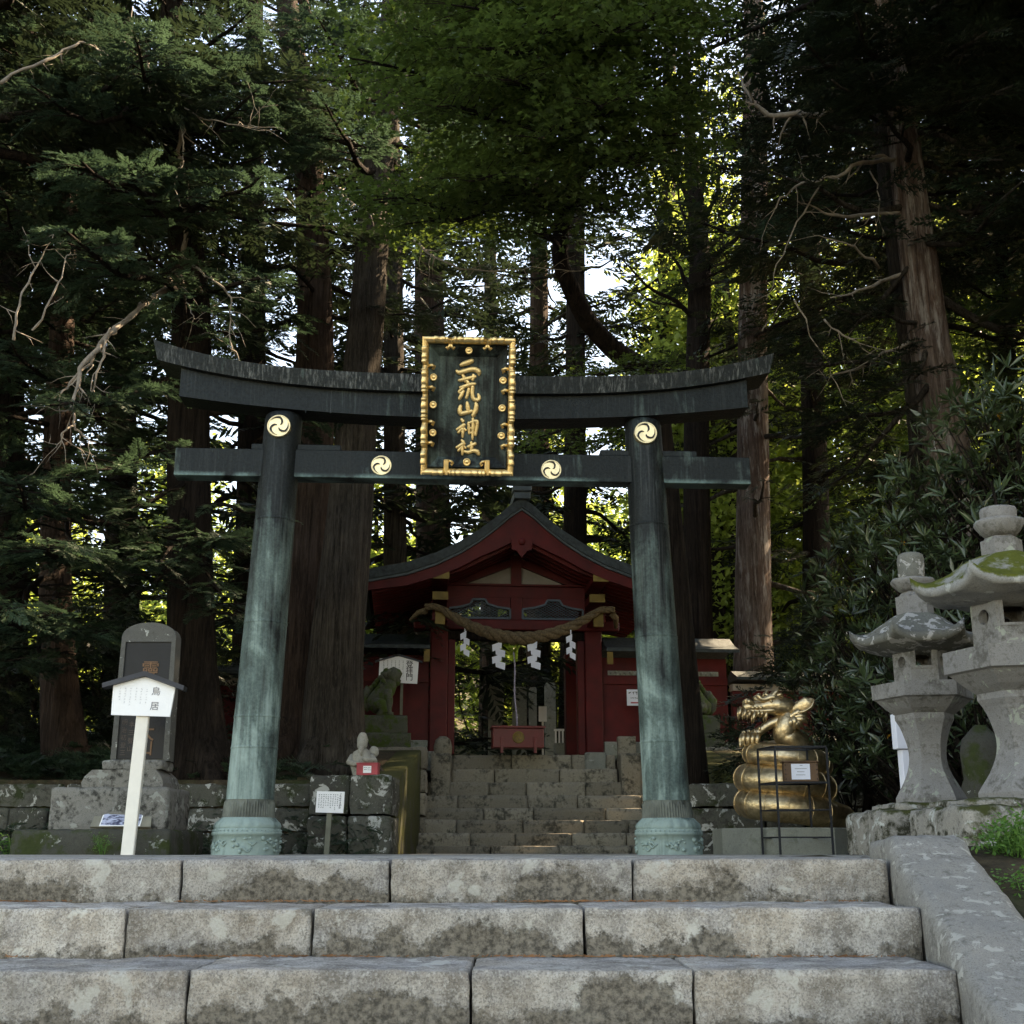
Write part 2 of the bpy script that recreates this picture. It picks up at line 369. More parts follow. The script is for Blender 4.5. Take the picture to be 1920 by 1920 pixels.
M['bronze_p'] = bronze_mat('bronze_pillar', .31, -.13, .5, 4.3, bright=1.1)
M['bronze_b'] = bronze_mat('bronze_base', .44, .40, 0, .4, bright=1.0)
M['bronze_k'] = bronze_mat('bronze_beam', -.10, -.10, 0, 1, streak=.12)
M['bronze_top'] = bronze_mat('bronze_top_beam', -.12, -.12, 0, 1, streak=.85)
M['bronze_n'] = bronze_mat('bronze_tie_beam', -.08, -.08, 0, 1, under=3.66, streak=.10)
M['bronze_pl'] = bronze_mat('bronze_plaque', .07, .07, 0, 1, streak=.2, bright=1.0)
M['dark'] = plain('dark_metal', (.012, .013, .016), .5)
M['gold'] = gold_mat('gilt'); M['goldlet'] = gold_mat('gilt_letters', (.92, .68, .33), .52)
M['golddisc'] = gold_mat('gilt_disc', (.95, .78, .48), .42)
def dragon_mat():
    b = NB('dragon_gold'); c = b.coord(); n = b.noise(c, 7, 7, .7)
    v = b.n('TexVoronoi', Vector=b.n('Mapping', Vector=c, Scale=(1, 1, 1.3)).outputs[0], Scale=22.0).outputs[0]
    cc = b.mix(b.ramp(n, .35, .65), (.50, .36, .20), (.80, .62, .38)); cc = b.mix(b.math('MULTIPLY', b.ramp(n, .56, .66), .6), cc, (.20, .12, .055))
    cc = b.mix(b.math('MULTIPLY', b.ramp(v, .5, .8), .35), cc, (.22, .14, .07))
    return b.fin(cc, b.math('ADD', .30, b.math('MULTIPLY', n, .2)), .95, b.bump(b.math('SUBTRACT', b.math('MULTIPLY', n, .5), v), .005, .45), .5)
M['dragon'] = dragon_mat()
M['red'] = plain('red_lacquer', (.085, .0035, .0035), .6, var=.3, sc=3)
M['redbox'] = plain('red_lacquer_box', (.13, .010, .010), .4, var=.2)
M['redbright'] = plain('pinkish_red_paint', (.42, .06, .07), .5)
M['brass'] = plain('brass_cap', (.17, .11, .025), .5, .2, var=.3)
M['plaster'] = plain('plaster', (.30, .27, .24), .9, var=.12)
M['roof'] = plain('dark_roof_copper', (.035, .045, .047), .55, .2, var=.5, sc=14, bmp=.01)
M['rooftrim'] = plain('roof_trim', (.06, .08, .09), .5, .2, var=.3)
M['blue'] = plain('blue_grey_frame', (.06, .085, .11), .5)
M['black'] = plain('black_ink', (.012, .012, .014), .6)
M['grey_ink'] = plain('faded_ink', (.22, .22, .24), .7)
M['white'] = plain('white_board', (.86, .86, .86), .5, var=.03)
M['paper'] = plain('white_paper', (.68, .70, .78), .7, var=.05)
M['postwood'] = plain('white_post', (.78, .74, .66), .6, var=.06)
M['greypost'] = plain('grey_wood_post', (.16, .16, .12), .8)
M['signroof'] = plain('slate_sign_roof', (.035, .037, .045), .5)
M['rope'] = plain('straw_rope', (.14, .098, .055), .95, var=.5, sc=30, bmp=.01)
M['cord'] = plain('braided_cord', (.35, .32, .42), .8, var=.5, sc=60)
M['boxwood'] = plain('brown_wood', (.12, .065, .035), .6, var=.2)
M['bronzelet'] = plain('bronze_lettering', (.15, .08, .045), .5, .3)
M['photo'] = plain('printed_photo', (.25, .28, .40), .4, var=.9, sc=9)
M['board'] = plain('grey_board', (.20, .19, .15), .8)
M['bark_red'] = bark_mat('cedar_bark', (.085, .055, .042), (.15, .105, .085), .8)
M['bark_grey'] = bark_mat('grey_bark', (.085, .07, .057), (.17, .145, .12), 1.2)
M['bark_pale'] = bark_mat('peeling_bark', (.24, .15, .115), (.36, .28, .24), 1.0, .75, (.46, .41, .37))  # pale streaks in the bark colour also stand in for sun patches
M['bark_dark'] = bark_mat('dark_bark', (.035, .026, .021), (.07, .052, .042), .9)
M['twig'] = plain('dead_twig', (.22, .19, .16), .9, var=.4)
M['l_hinoki'] = leaf_mat('cypress_leaf', (.012, .022, .012), (.040, .076, .042), .3)
M['l_dark'] = leaf_mat('cedar_leaf', (.008, .014, .008), (.022, .036, .017), .2)
M['l_maple'] = leaf_mat('maple_leaf', (.012, .026, .008), (.062, .105, .028), .42, (.13, .20, .04))
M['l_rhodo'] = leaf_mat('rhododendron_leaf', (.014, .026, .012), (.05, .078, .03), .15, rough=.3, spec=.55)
M['l_old'] = leaf_mat('yellowed_leaf', (.45, .20, .02), (.6, .3, .04), .3)
M['l_far'] = leaf_mat('sunlit_leaf', (.08, .14, .03), (.22, .30, .07), .55, (.45, .55, .12))
M['l_autumn'] = leaf_mat('turning_leaf', (.20, .12, .03), (.38, .24, .07), .5, (.6, .36, .1))
M['l_plant'] = leaf_mat('herb_leaf', (.05, .14, .03), (.11, .24, .05), .4)
def ground_mat():
    b = NB('forest_floor'); c = b.coord(); n = b.noise(c, .5, 8, .7); n2 = b.noise(c, 9, 8, .75)
    col = b.mix(b.ramp(n2, .35, .65), (.03, .024, .015), (.10, .075, .045)); col = b.mix(b.ramp(n, .5, .6), col, (.035, .05, .015))
    return b.fin(col, .95, 0, b.bump(n2, .05), .2)
M['ground'] = ground_mat()
# ---------------------------------------------------------------- ground
STEPY = [(18.9, .115), (19.3, .303), (19.65, .507), (20.0, .70), (20.35, .911), (20.7, 1.139), (21.05, 1.374), (21.4, 1.63)]
def hgt(x, y):
    if y < 5.3: base = max(-2.2, -.32*(4.9-y)-.40) if -4 < x < 1.75 else max(-2.2, -.32*(4.9-y)-.03)
    elif y < 14.7: base = -.02
    elif y < 15.4: base = .84
    elif y < 19.4: base = .84+(y-15.4)*.17
    elif y < 27: base = 1.56
    elif y < 60: base = 1.56+(y-27)*.10
    else: base = 4.9+(y-60)*.22
    if y > 27: base += 1.2*noise.noise(Vector((x*.04, y*.04, 0)))*min(1, (y-27)/10)
    if 14.5 < y < 21.6 and -1.55 < x < 3.0: base = -.02
    if x > 3.4 and 5 < y < 27: base = max(base, min(1.9, (x-3.4)*.5))
    if x < -6 and y > 4 and y < 27: base = max(base, min(3.0, .84+(-6-x)*.25)) if y > 14.7 else base
    if x > 1.78 and 2 < y < 9: base += .06*noise.noise(Vector((x*2, y*2, 5)))
    return base
def terrain():
    xs = sorted(set([-300, -200, -140, -100, -75, -60, -48, -38, -30, -25, -20, -16, -13]+[round(-11+.25*i, 3) for i in range(89)]+[1.79]+[13, 16, 20, 25, 30, 38, 48, 60, 75, 100, 140, 200, 300]))
    ys = sorted(set([-300, -150, -60, -25, -12, -6]+[round(-4+.25*i, 3) for i in range(128)]+[14.69, 14.71, 29, 31, 34, 38, 43, 50, 58, 66, 76, 88, 100, 120, 150, 200, 300]))
    V = [(x, y, hgt(x, y)) for y in ys for x in xs]; n = len(xs)
    F = [(j*n+i, j*n+i+1, (j+1)*n+i+1, (j+1)*n+i) for j in range(len(ys)-1) for i in range(n-1)]
    tag(npmesh('ground', V, F, M['ground'], smooth=False), kind='structure')
terrain()
# paved landing in front of the gateway: top sheet of slabs
mb = MB(); r = random.Random(3)
y = 5.45
while y < 14.4:
    x = -7.5
    while x < 3.1:
        wd = r.uniform(.7, 1.2); mb.box(x, x+wd-.012, y, y+.588, -.06, r.uniform(-.004, .002), rnd=r.random(), bev=.006); x += wd
    y += .6
tag(mb.build('landing', M['pave'], org=(0, 0, 0)), kind='structure')
mb = MB()
mb.box(-1.3, 3.0, 14.4, 19.0, -.06, 0, bev=.004)
mb.box(-3.2, 3.6, 21.75, 27, 1.50, 1.63, bev=.004)
tag(mb.build('path', M['pave'], org=(0, 0, 0)), kind='structure')
# ---------------------------------------------------------------- near stairs
st = empty('stone_stairs', (0, 4.95, -.8), label='broad granite stairs with damp stained risers in the foreground', cat='stairs')
JO = [[-1.28, -.47, .467], [-1.333, -.688, .249], [-.986, -.125, .551], [-1.5, -.6, .4], [-1.3, .1, .9]]   # joints, metres (scaled per course)
for k in range(5):
    yf = 4.95-.5*k+(.02 if k == 2 else 0); zt = -.16*k; xe = [1.46, 1.412, 1.36, 1.30, 1.25][k]
    js = [-4.2, -2.6]+JO[k]+[xe+(.0 if k else -.0)]
    mb = MB()
    for i in range(len(js)-1):
        a, b_ = js[i]+.004, js[i+1]-.004; rz = random.uniform(-.004, .004)
        roughstone(mb, a, b_, yf+random.uniform(-.006, .006), yf+.56, zt-.172, zt+rz*.5, res=.02, amp=.006, rnd=random.random(), rad=.007, seed=k*9+i)
    o = mb.build('step', M['step'], org=(0, yf, zt-.16)); o.parent = st; o.location = (0, yf-4.95, zt-.16+.8)
# sloping coping stone on the right of the near stairs
def coping(name, x0, x1, pts, mat, label, cat, seed, round_=.03):
    """pts: (y, ztop) polyline; solid down to well under it"""
    mb = MB(); mb.cur = .4; vs = []; fs = []
    prof = []
    N = 60; L = pts[-1][0]-pts[0][0]
    def top(y):
        for (a, za), (b_, zb) in zip(pts[:-1], pts[1:]):
            if a <= y <= b_+1e-6: return za+(zb-za)*(y-a)/(b_-a)
    cs = [(x0, -.6), (x0, -.4), (x0, -.25), (x0, -.12), (x0, -.05), (x0+.012, -.012), (x0+.04, 0)]
    m = 10
    for i in range(1, m): cs.append((x0+.04+(x1-x0-.08)*i/m, 0))
    cs += [(x1-.04, 0), (x1-.012, -.012), (x1, -.05), (x1, -.15), (x1, -.6)]
    for j in range(N+1):
        y = pts[0][0]+L*j/N; zt = top(y)
        for (x, dz) in cs:
            p = Vector((x+.12*(y-4.95), y, zt+dz)); q = p*1.0
            a = .012*noise.noise(q*4+Vector((seed, 0, 0)))+.006*noise.noise(q*15)
            vs.append(p+Vector((a if dz < -.01 else 0, 0, a if dz > -.03 else 0)))
    n = len(cs)
    for j in range(N):
        for i in range(n-1): fs.append([(j)*n+i, (j+1)*n+i, (j+1)*n+i+1, j*n+i+1])
    fs.append(list(range(n))); fs.append(list(range((N+1)*n-1, N*n-1, -1)))
    mb.add(vs, fs, True)
    return mb, mb.build(name, mat, org=(x0, pts[0][0], 0))
mb, o = coping('coping_stone', 1.475, 1.79, [(2.2, -.86), (4.88, .02), (5.0, .075), (5.08, .085), (5.45, .085)], M['coping'], '', '', 4)
tag(o, 'grey sloping coping stone along the right side of the near stairs', 'coping stone')
# ---------------------------------------------------------------- far stairs
fs_ = empty('stone_stairs', (1, 18.9, 0), label='shaded stone stairs climbing to the red gate', cat='stairs')
XL = [717, 780, 780, 780, 780, 803, 847, 847]
for k, (yf, zt) in enumerate(STEPY):
    z0 = STEPY[k-1][1] if k else 0
    xl = PX(XL[k], 1500, zt, yf); xl = (XL[k]-960)/FPX*(yf*_c+zt*_s); xr = [2.7, 2.6, 2.6, 2.6, 2.6, 2.1, 1.78, 1.78][k]
    mb = MB(); x = xl
    while x < xr-.05:
        wd = random.uniform(.6, 1.15); e = min(x+wd, xr)
        if xr-e < .3: e = xr
        roughstone(mb, x, e-.008, yf+random.uniform(-.01, .01), yf+.5, z0-.02, zt+random.uniform(-.008, .004), res=.06, amp=.007, rnd=random.random(), rad=.012, seed=k*7+len(mb.v) % 13)
        x = e
    o = mb.build('step', M['backstep'], org=(0, yf, 0)); o.parent = fs_; o.location = (-1, yf-18.9, 0)
def slope_stone(x0, x1, y0, y1, z0, z1, th, mat, label, **kw):
    mb = MB(); vs = []; n = 14
    for i in range(n+1):
        t = i/n; y = y0+(y1-y0)*t; z = z0+(z1-z0)*t
        for x, dz in ((x0, -th), (x0, -.02), (x0+.02, 0), (x1-.02, 0), (x1, -.02), (x1, -th)):
            p = Vector((x, y, z+dz)); vs.append(p+noise.noise_vector(p*5)*.008)
    f = [[i*6+k, (i+1)*6+k, (i+1)*6+k+1, i*6+k+1] for i in range(n) for k in range(5)]
    f += [[0, 1, 2, 3, 4, 5], [n*6+5-k for k in range(6)]]
    mb.add(vs, f, True); return tag(mb.build('coping_stone', mat, org=(x0, y0, 0)), label, 'coping stone')
M['mossy'] = stone('mossy_coping', (.05, .05, .035), dark=.5, mosstop=.5, moss=.5, mosscol=(.045, .048, .010), sc=1.2)
slope_stone(-1.80, -1.42, 15.32, 19.48, .86, 1.56, 1.6, M['mossy'], 'moss covered sloping coping on the left of the far stairs')
slope_stone(2.72, 3.12, 15.32, 19.48, .86, 1.56, 1.6, M['mossy'], 'mossy sloping coping on the right of the far stairs behind the right pillar')
# kerb posts at the top of the far stairs
for (a, b_, zt, lab, rr) in ((-1.30, -1.05, 1.90, 'low round stone post left of the top stair', 1), (1.80, 2.1, 1.92, 'low square stone post right of the top stair', 0)):
    mb = MB()
    if rr: mb.lathe([(.13, 1.0), (.14, 1.6), (.15, 1.62), (.16, 1.75), (.13, 1.86), (.06, 1.92)], 16, ((a+b_)/2, 21.15, 0))
    else: roughstone(mb, a, b_, 21.05, 21.35, 1.0, zt, .05, .01)
    tag(mb.build('stone_post', M['backstep'], org=((a+b_)/2, 21.2, 1.0)), lab, 'stone post')
for a_, b_, lab in ((-1.34, -1.02, 'stone cheek block left of the two top stairs'), (1.8, 2.15, 'stone cheek block right of the two top stairs')):
    mb = MB(); roughstone(mb, a_, b_, 20.6, 21.5, .4, 1.60, .06, .01, .4); tag(mb.build('stair_cheek', M['backstep'], org=(a_, 20.6, 0)), lab, 'stone block')
# upper terrace walls left and right of the far stairs
def blockwall(name, x0, x1, y0, y1, z0, z1, rows, lab, mat, wmin=.45, wmax=.9, seed=1, cat='stone wall', rnd=None, cap=True, amp=.02):
    r = random.Random(seed); mb = MB(); dz = (z1-z0)/rows
    for k in range(rows):
        x = x0
        while x < x1-.02:
            wd = r.uniform(wmin, wmax); e = min(x1, x+wd)
            if x1-e < .2: e = x1
            roughstone(mb, x+.006, e-.006, y0+r.uniform(0, .03), y1, z0+k*dz+.004, z0+(k+1)*dz-.004, .05, amp, r.random(), .03, r.random()*50)
            x = e
    return tag(mb.build(name, mat, org=((x0+x1)/2, y0, z0)), lab, cat)
blockwall('retaining_wall', -6.5, -1.34, 19.5, 20.0, .2, 1.62, 4, 'dark upper terrace wall under the left guardian statue', M['backstep'], seed=5)
blockwall('retaining_wall', 2.16, 6.5, 19.5, 20.0, .2, 1.62, 4, 'dark upper terrace wall under the right guardian statue', M['backstep'], seed=6)
blockwall('retaining_wall', -12, -2.32, 14.62, 15.3, -.03, .80, 3, 'lichen spotted block wall running behind the carved monument', M['wallstone'], seed=8)
blockwall('retaining_wall', -2.30, -1.36, 14.2, 15.3, -.03, .87, 2, 'pale blotched mossy block wall behind the small white notice', M['wallstone'], seed=9, wmin=.4, wmax=.5)
blockwall('retaining_wall', 2.05, 6.0, 14.6, 15.3, -.03, .80, 3, 'mossy dark wall behind the golden dragon', M['wallstone'], seed=10)

mb = MB(); r = random.Random(12)
for k in range(2600):
    c_ = r.randrange(3); yf = 4.95-.5*c_; x = r.uniform(-2.4, 1.34)
    if noise.noise(Vector((x*1.7, c_*5.1, 0))) < r.uniform(-.25, .35): continue
    y = yf-.008-abs(r.gauss(0, .018)); z = -.16*(c_+1)+.005; a = r.uniform(0, pi); L = r.uniform(.006, .018)
    mb.cur = r.random(); mb.bar((x-cos(a)*L, y-abs(sin(a)*L*.5), z), (x+cos(a)*L, y+min(0, sin(a))*L*.5, z+r.uniform(0, .006)), .003, .002)
tag(mb.build('needle_litter', plain('needle_litter_brown', (.22, .10, .045), .9, var=.5)), 'reddish fallen needles gathered along the feet of the granite risers', 'litter', None, 'stuff')
# ---------------------------------------------------------------- the bronze gateway
tor = empty('torii_gate', (-.51, 12, 0), R(3.2), 'tall dark bronze gateway with curved top beam and pale green pillar feet', 'torii')
def crescent(mb, cx, cz, rad, y, a0, th=.004):
    """one comma shaped gap of a three-comma crest"""
    N = 18; inn = []; out = []
    for i in range(N+1):
        t = i/N
        ang = a0+t*R(118)
        ro = rad*(.30+.53*min(1, t*2.2)**.8) if t < .45 else rad*.83
        wd = rad*.36*(1-t)**1.1*(min(1, t*5+.45))
        ri = ro-wd
        out.append((cx+cos(ang)*ro, cz+sin(ang)*ro)); inn.append((cx+cos(ang)*ri, cz+sin(ang)*ri))
    vs = [(x, y, z) for x, z in out]+[(x, y, z) for x, z in inn]+[(x, y+th, z) for x, z in out]+[(x, y+th, z) for x, z in inn]
    n = N+1; fs = []
    for i in range(N):
        fs.append([i, n+i, n+i+1, i+1]); fs.append([2*n+i, 2*n+i+1, 3*n+i+1, 3*n+i])
        fs.append([i, i+1, 2*n+i+1, 2*n+i]); fs.append([n+i, 3*n+i, 3*n+i+1, n+i+1])
    mb.add(vs, fs)
def crest(parent, cx, cz, rad, y, mat, name='crest_disc', depth=.03, rot=0):
    mb = MB()
    prof = [(rad, depth), (rad, .008), (rad*.96, 0), (rad*.90, .0), (rad*.87, .005), (.001, .005)]
    vs = []; n = 40
    for r_, d_ in prof:
        for k in range(n): vs.append((cx+cos(2*pi*k/n)*r_, y+d_, cz+sin(2*pi*k/n)*r_))
    fs = [[i*n+k, (i+1)*n+k, (i+1)*n+(k+1) % n, i*n+(k+1) % n] for i in range(len(prof)-1) for k in range(n)]
    mb.add(vs, fs, False); d = mb.build(name, mat, parent)
    c = MB()
    for k in range(3): crescent(c, cx, cz, rad, y-.003, rot+k*2*pi/3)
    c.build('crest_commas', M['dark'], d); return d
def pillar(px, lean, crestmat, seams):
    inc = lean
    def off(z): return px+inc*z
    # drum
    mb = MB()
    N = 96
    def ring(prof, fn=None, smooth=True):
        vs = []; fs = []
        for (r_, z) in prof:
            for k in range(N):
                t = 2*pi*k/N; rr = r_*(fn(t, z) if fn else 1)
                vs.append((off(z)+cos(t)*rr, sin(t)*rr, z))
        for i in range(len(prof)-1):
            for k in range(N): fs.append([i*N+k, i*N+(k+1) % N, (i+1)*N+(k+1) % N, (i+1)*N+k])
        fs.append(list(range(len(vs)-N, len(vs)))); mb.add(vs, fs, smooth)
    ring([(.312, -.02), (.312, 0), (.309, .10), (.310, .172), (.322, .176), (.325, .196), (.322, .206), (.312, .209), (.314, .226), (.306, .236), (.29, .24)])
    for k in range(44):   # bead row
        t = 2*pi*k/44; mb.ball((off(.217)+cos(t)*.316, sin(t)*.316, .217), .008, 6, 5)
    rr = random.Random(int(px*10))
    for k in range(7):    # lumpy relief of beasts and waves round the drum
        t0 = 2*pi*k/7+.25
        for q in range(9):
            t = t0+rr.uniform(-.28, .28); z = rr.uniform(.03, .15)
            mb.ball((off(z)+cos(t)*.31, sin(t)*.31, z), rr.uniform(.012, .028), 7, 5, (1, 1, rr.uniform(.6, 1.1)))
        for q in range(3):
            t = t0+rr.uniform(-.25, .2); z = rr.uniform(.03, .12)
            mb.tube([(off(z)+cos(t+a*.05)*.318, sin(t+a*.05)*.318, z+.015*sin(a*1.3+q)) for a in range(6)], [.010, .011, .010, .008, .006, .003], 5)
    mb.build('pillar_base', M['bronze_b'], tor)
    mb = MB()
    pet = lambda t, z: 1+(.07*abs(sin(t*10))**.6+.03*abs(sin(t*40)))*max(0, 1-abs(z-.28)/.055)
    ring([(.298, .236), (.300, .243), (.293, .262), (.278, .285), (.263, .31), (.254, .33), (.246, .336), (.235, .338)], pet)
    mb.build('lotus_collar', M['bronze_b'], tor)
    # tall engraved petals round the foot of the shaft
    mb = MB()
    def eng(t, z):
        u = (t*7/pi) % 1.0; h = .50-.10*abs(u-.5)**1.5*2
        return 1.0+(.030 if z < h else -.012)+(.028*sin(u*2*pi*4) if z < h-.012 else 0)
    N = 352
    ring([(.232, .336)]+[(.232-.012*(i/15), .338+i*.0125) for i in range(16)], eng)
    N = 64
    mb.build('engraved_petals', M['bronze_pp'], tor)
    mb = MB()
    ring([(.2245-.0, .50)]+[(.2225-.0335*(i/24)**1.1, .50+3.80*i/24) for i in range(1, 25)]+[(.180, 4.335), (.16, 4.352)])
    for z in seams:
        r_ = .2225-.0335*((z-.5)/3.8)**1.1
        ring([(r_-.002, z-.014), (r_+.0035, z-.009), (r_+.0035, z+.009), (r_-.002, z+.014)])
    mb.build('pillar_shaft', M['bronze_p'], tor)
    z = 4.165; crest(tor, off(z)-.012, z, .118, -.222, crestmat, depth=.06, rot=.5)
M['bronze_pp'] = plain('bronze_petals', (.115, .125, .105), .6, .1, var=.45, sc=5)
pillar(-1.985, .034, M['golddisc'], (.98, 1.27, 2.18, 3.22))
pillar(2.015, -.032, M['golddisc'], (1.05, 2.08, 3.22))
def beam(name, mat, xs, zb, zt, yf, yb, xo=lambda x, t: x, ridge=0, slope=0):
    mb = MB(); vs = []; fs = []; n = len(xs); k = 6 if ridge else 4
    for x in xs:
        b_, t = zb(x), zt(x)
        p = [(xo(x, 0), yf+slope, b_), (xo(x, 1), yf, t)]
        if ridge: p += [(xo(x, 1), (yf+yb)/2, t+ridge)]
        p += [(xo(x, 1), yb, t), (xo(x, 0), yb-slope, b_)]
        vs += p
    k = len(vs)//n
    for i in range(n-1):
        for j in range(k): fs.append([i*k+j, i*k+(j+1) % k, (i+1)*k+(j+1) % k, (i+1)*k+j])
    fs.append(list(range(k-1, -1, -1))); fs.append(list(range((n-1)*k, n*k)))
    mb.add(vs, fs); return mb.build(name, mat, tor)
XC = .04
crv = lambda x, a, p, h: a*(abs(x-XC)/h)**p
xs = np.linspace(-3.11, 3.19, 61)
beam('top_beam', M['bronze_top'], xs, lambda x: 4.558+crv(x, .29, 2.9, 3.15), lambda x: 4.738+crv(x, .335, 3.5, 3.2), -.26, .26,
     xo=lambda x, t: x+(x-XC)/3.15*(.05*t), ridge=.06, slope=.03)
xs = np.linspace(-2.88, 2.96, 49)
beam('under_beam', M['bronze_k'], xs, lambda x: 4.305+crv(x, .18, 2.2, 2.92), lambda x: 4.557+crv(x, .285, 2.9, 3.15), -.16, .16)
mb = MB(); mb.box(-2.89, 2.965, -.10, .10, 3.665, 3.955, bev=.006)
mb.build('tie_beam', M['bronze_n'], tor)
mb = MB()
for x0, x1 in ((-2.14, -1.24), (1.42, 2.42)):
    mb.box(x0, x1, -.075, .075, 3.957, 4.02, bev=.006)
mb.build('wedge', M['bronze_k'], tor)
mb = MB()
for x in (-1.7+.35, -.95, 1.1, 2.3-3.9): mb.box(x-.004, x+.004, -.162, -.15, 4.33, 4.58)
mb.build('beam_seam', M['bronze_top'], tor)
crest(tor, -.821, 3.80, .105, -.112, M['white_gold'] if 'white_gold' in M else M['golddisc'], rot=.3)
crest(tor, .906, 3.785, .105, -.112, M['golddisc'], rot=.3)
# ---------------------------------------------------------------- name plaque (leans forward)
pl = bpy.data.objects.new('name_plaque', None); COL.objects.link(pl)
pl.location = (-.51+.045+.02, 12-.46, 3.60); pl.rotation_euler = (R(19), 0, R(3.2))
tag(pl, 'gold framed plaque with raised gold characters hung on the gateway beams', 'plaque')
K = .000895
def cu(x): return (x-690)*K
def cv(y): return (1750-y)*K
mb = MB(); mb.box(cu(265), cu(1110), .07, .10, cv(1680), cv(300))
mb.build('back_panel', M['bronze_pl'], pl)
mb = MB()   # sloping inner margins
a = [(cu(262), -.02, cv(1662)), (cu(1112), -.02, cv(1662)), (cu(1112), -.02, cv(330)), (cu(262), -.02, cv(330))]
b_ = [(cu(372), .069, cv(1550)), (cu(1000), .069, cv(1550)), (cu(1000), .069, cv(450)), (cu(372), .069, cv(450))]
c_ = [(x, y+.06, z) for x, y, z in a]; d_ = [(x, .10, z) for x, y, z in b_]
mb.add(a+b_, [[i, (i+1) % 4, 4+(i+1) % 4, 4+i] for i in range(4)])
mb.build('inner_margin', M['bronze_pl'], pl)
def wavy(mb, p0, p1, inner, n, amp, wfront, depth, notches=()):
    """frame bar from p0 to p1 with ribbed outer face; inner = direction towards the middle of the plaque"""
    p0 = Vector(p0); p1 = Vector(p1); inn = Vector(inner); vs = []; fs = []
    for i in range(n+1):
        t = i/n; c0 = p0.lerp(p1, t)
        wv = 0
        m = min(t, 1-t)*(p1-p0).length
        if m > .10:
            wv = amp*(.2+.9*abs(sin((m-.10+.02*sin(m*23))*pi/.05)))
            for q in notches:
                dd = abs(t-q)*(p1-p0).length
                if dd < .03: wv = -amp*1.8*(1-dd/.03)
        y = Vector((0, -1, 0))
        vs += [c0+y*(-.10), c0-inn*wv*.6+y*(depth+wv*.4), c0-inn*wv*.3+y*(depth+.012+wv), c0+inn*wfront*.5+y*(depth+.014+wv), c0+inn*wfront+y*(depth-.01+wv*.5), c0+inn*wfront+y*(-.10)]
    for i in range(n):
        for j in range(6): fs.append([i*6+j, i*6+(j+1) % 6, (i+1)*6+(j+1) % 6, (i+1)*6+j])
    fs.append([0, 1, 2, 3, 4, 5]); fs.append([n*6+j for j in range(5, -1, -1)])
    mb.add(vs, fs, True)
mb = MB(); X0, X1, Z0, Z1 = cu(186), cu(1196), cv(1748), cv(250)
wavy(mb, (X0, 0, Z0), (X0, 0, Z1), (1, 0, 0), 220, .012, .06, .075, (.375, .58, .79, .17+.02))
wavy(mb, (X1, 0, Z0), (X1, 0, Z1), (-1, 0, 0), 220, .012, .06, .075, (.375, .58, .79, .19))
wavy(mb, (X0+.01, 0, Z1), (X1-.01, 0, Z1), (0, 0, -1), 160, .013, .062, .0765, (.30, .70))
wavy(mb, (X0+.01, 0, Z0), (X1-.01, 0, Z0), (0, 0, 1), 160, .013, .062, .0765, (.27, .73))
mb.build('frame', M['gold'], pl)
for (x, y, r_) in [(310, 685, .037), (310, 985, .037), (310, 1290, .037), (1070, 705, .037), (1066, 1008, .037), (1062, 1310, .037), (692, 388, .036), (687, 1605, .038)]:
    mb = MB(); mb.M = Matrix.Translation((cu(x), -.012, cv(y))) @ Matrix.Rotation(pi/2, 4, 'X')
    mb.lathe([(r_, -.06), (r_, .0), (r_*.95, .008), (r_*.72, .010), (r_*.55, .002), (r_*.42, .006), (.002, .010)], 32, fn=lambda t, z: 1+.05*sin(t*16))
    mb.M = Matrix.Identity(4); mb.build('flower_stud', M['gold'], pl)
mb = MB()
for (x, y, s_) in [(303, 570, 1), (303, 805, 1), (303, 1180, 1), (303, 1410, 1), (1078, 590, -1), (1078, 825, -1), (1078, 1195, -1), (1078, 1425, -1)]:
    mb.tube([(cu(x)-s_*.045, -.03, cv(y)+.005), (cu(x)-s_*.01, -.045, cv(y)+.012), (cu(x)+s_*.012, -.03, cv(y)), (cu(x)+s_*.004, -.02, cv(y)-.022), (cu(x)-s_*.01, -.02, cv(y)-.014)], [.016, .018, .018, .015, .01], 8)
for x in (490, 893):
    for s_ in (-1, 1):
        mb.tube([(cu(x)+s_*.006, -.03, cv(300)), (cu(x)+s_*.01, -.04, cv(350)), (cu(x)+s_*.03, -.035, cv(378)), (cu(x)+s_*.04, -.03, cv(362)), (cu(x)+s_*.028, -.03, cv(352))], [.015, .016, .015, .013, .008], 8)
for x, s_ in ((462, 1), (910, -1)):
    mb.box(cu(x)-.024, cu(x)+.024, -.075, -.02, cv(1752), cv(1578), bev=.006)
    mb.tube([(cu(x)+s_*.02, -.05, cv(1592)), (cu(x)+s_*.05, -.045, cv(1600)), (cu(x)+s_*.068, -.04, cv(1622)), (cu(x)+s_*.055, -.04, cv(1640)), (cu(x)+s_*.04, -.04, cv(1625))], [.012, .013, .013, .011, .008], 8)
mb.build('scroll_ornament', M['gold'], pl)
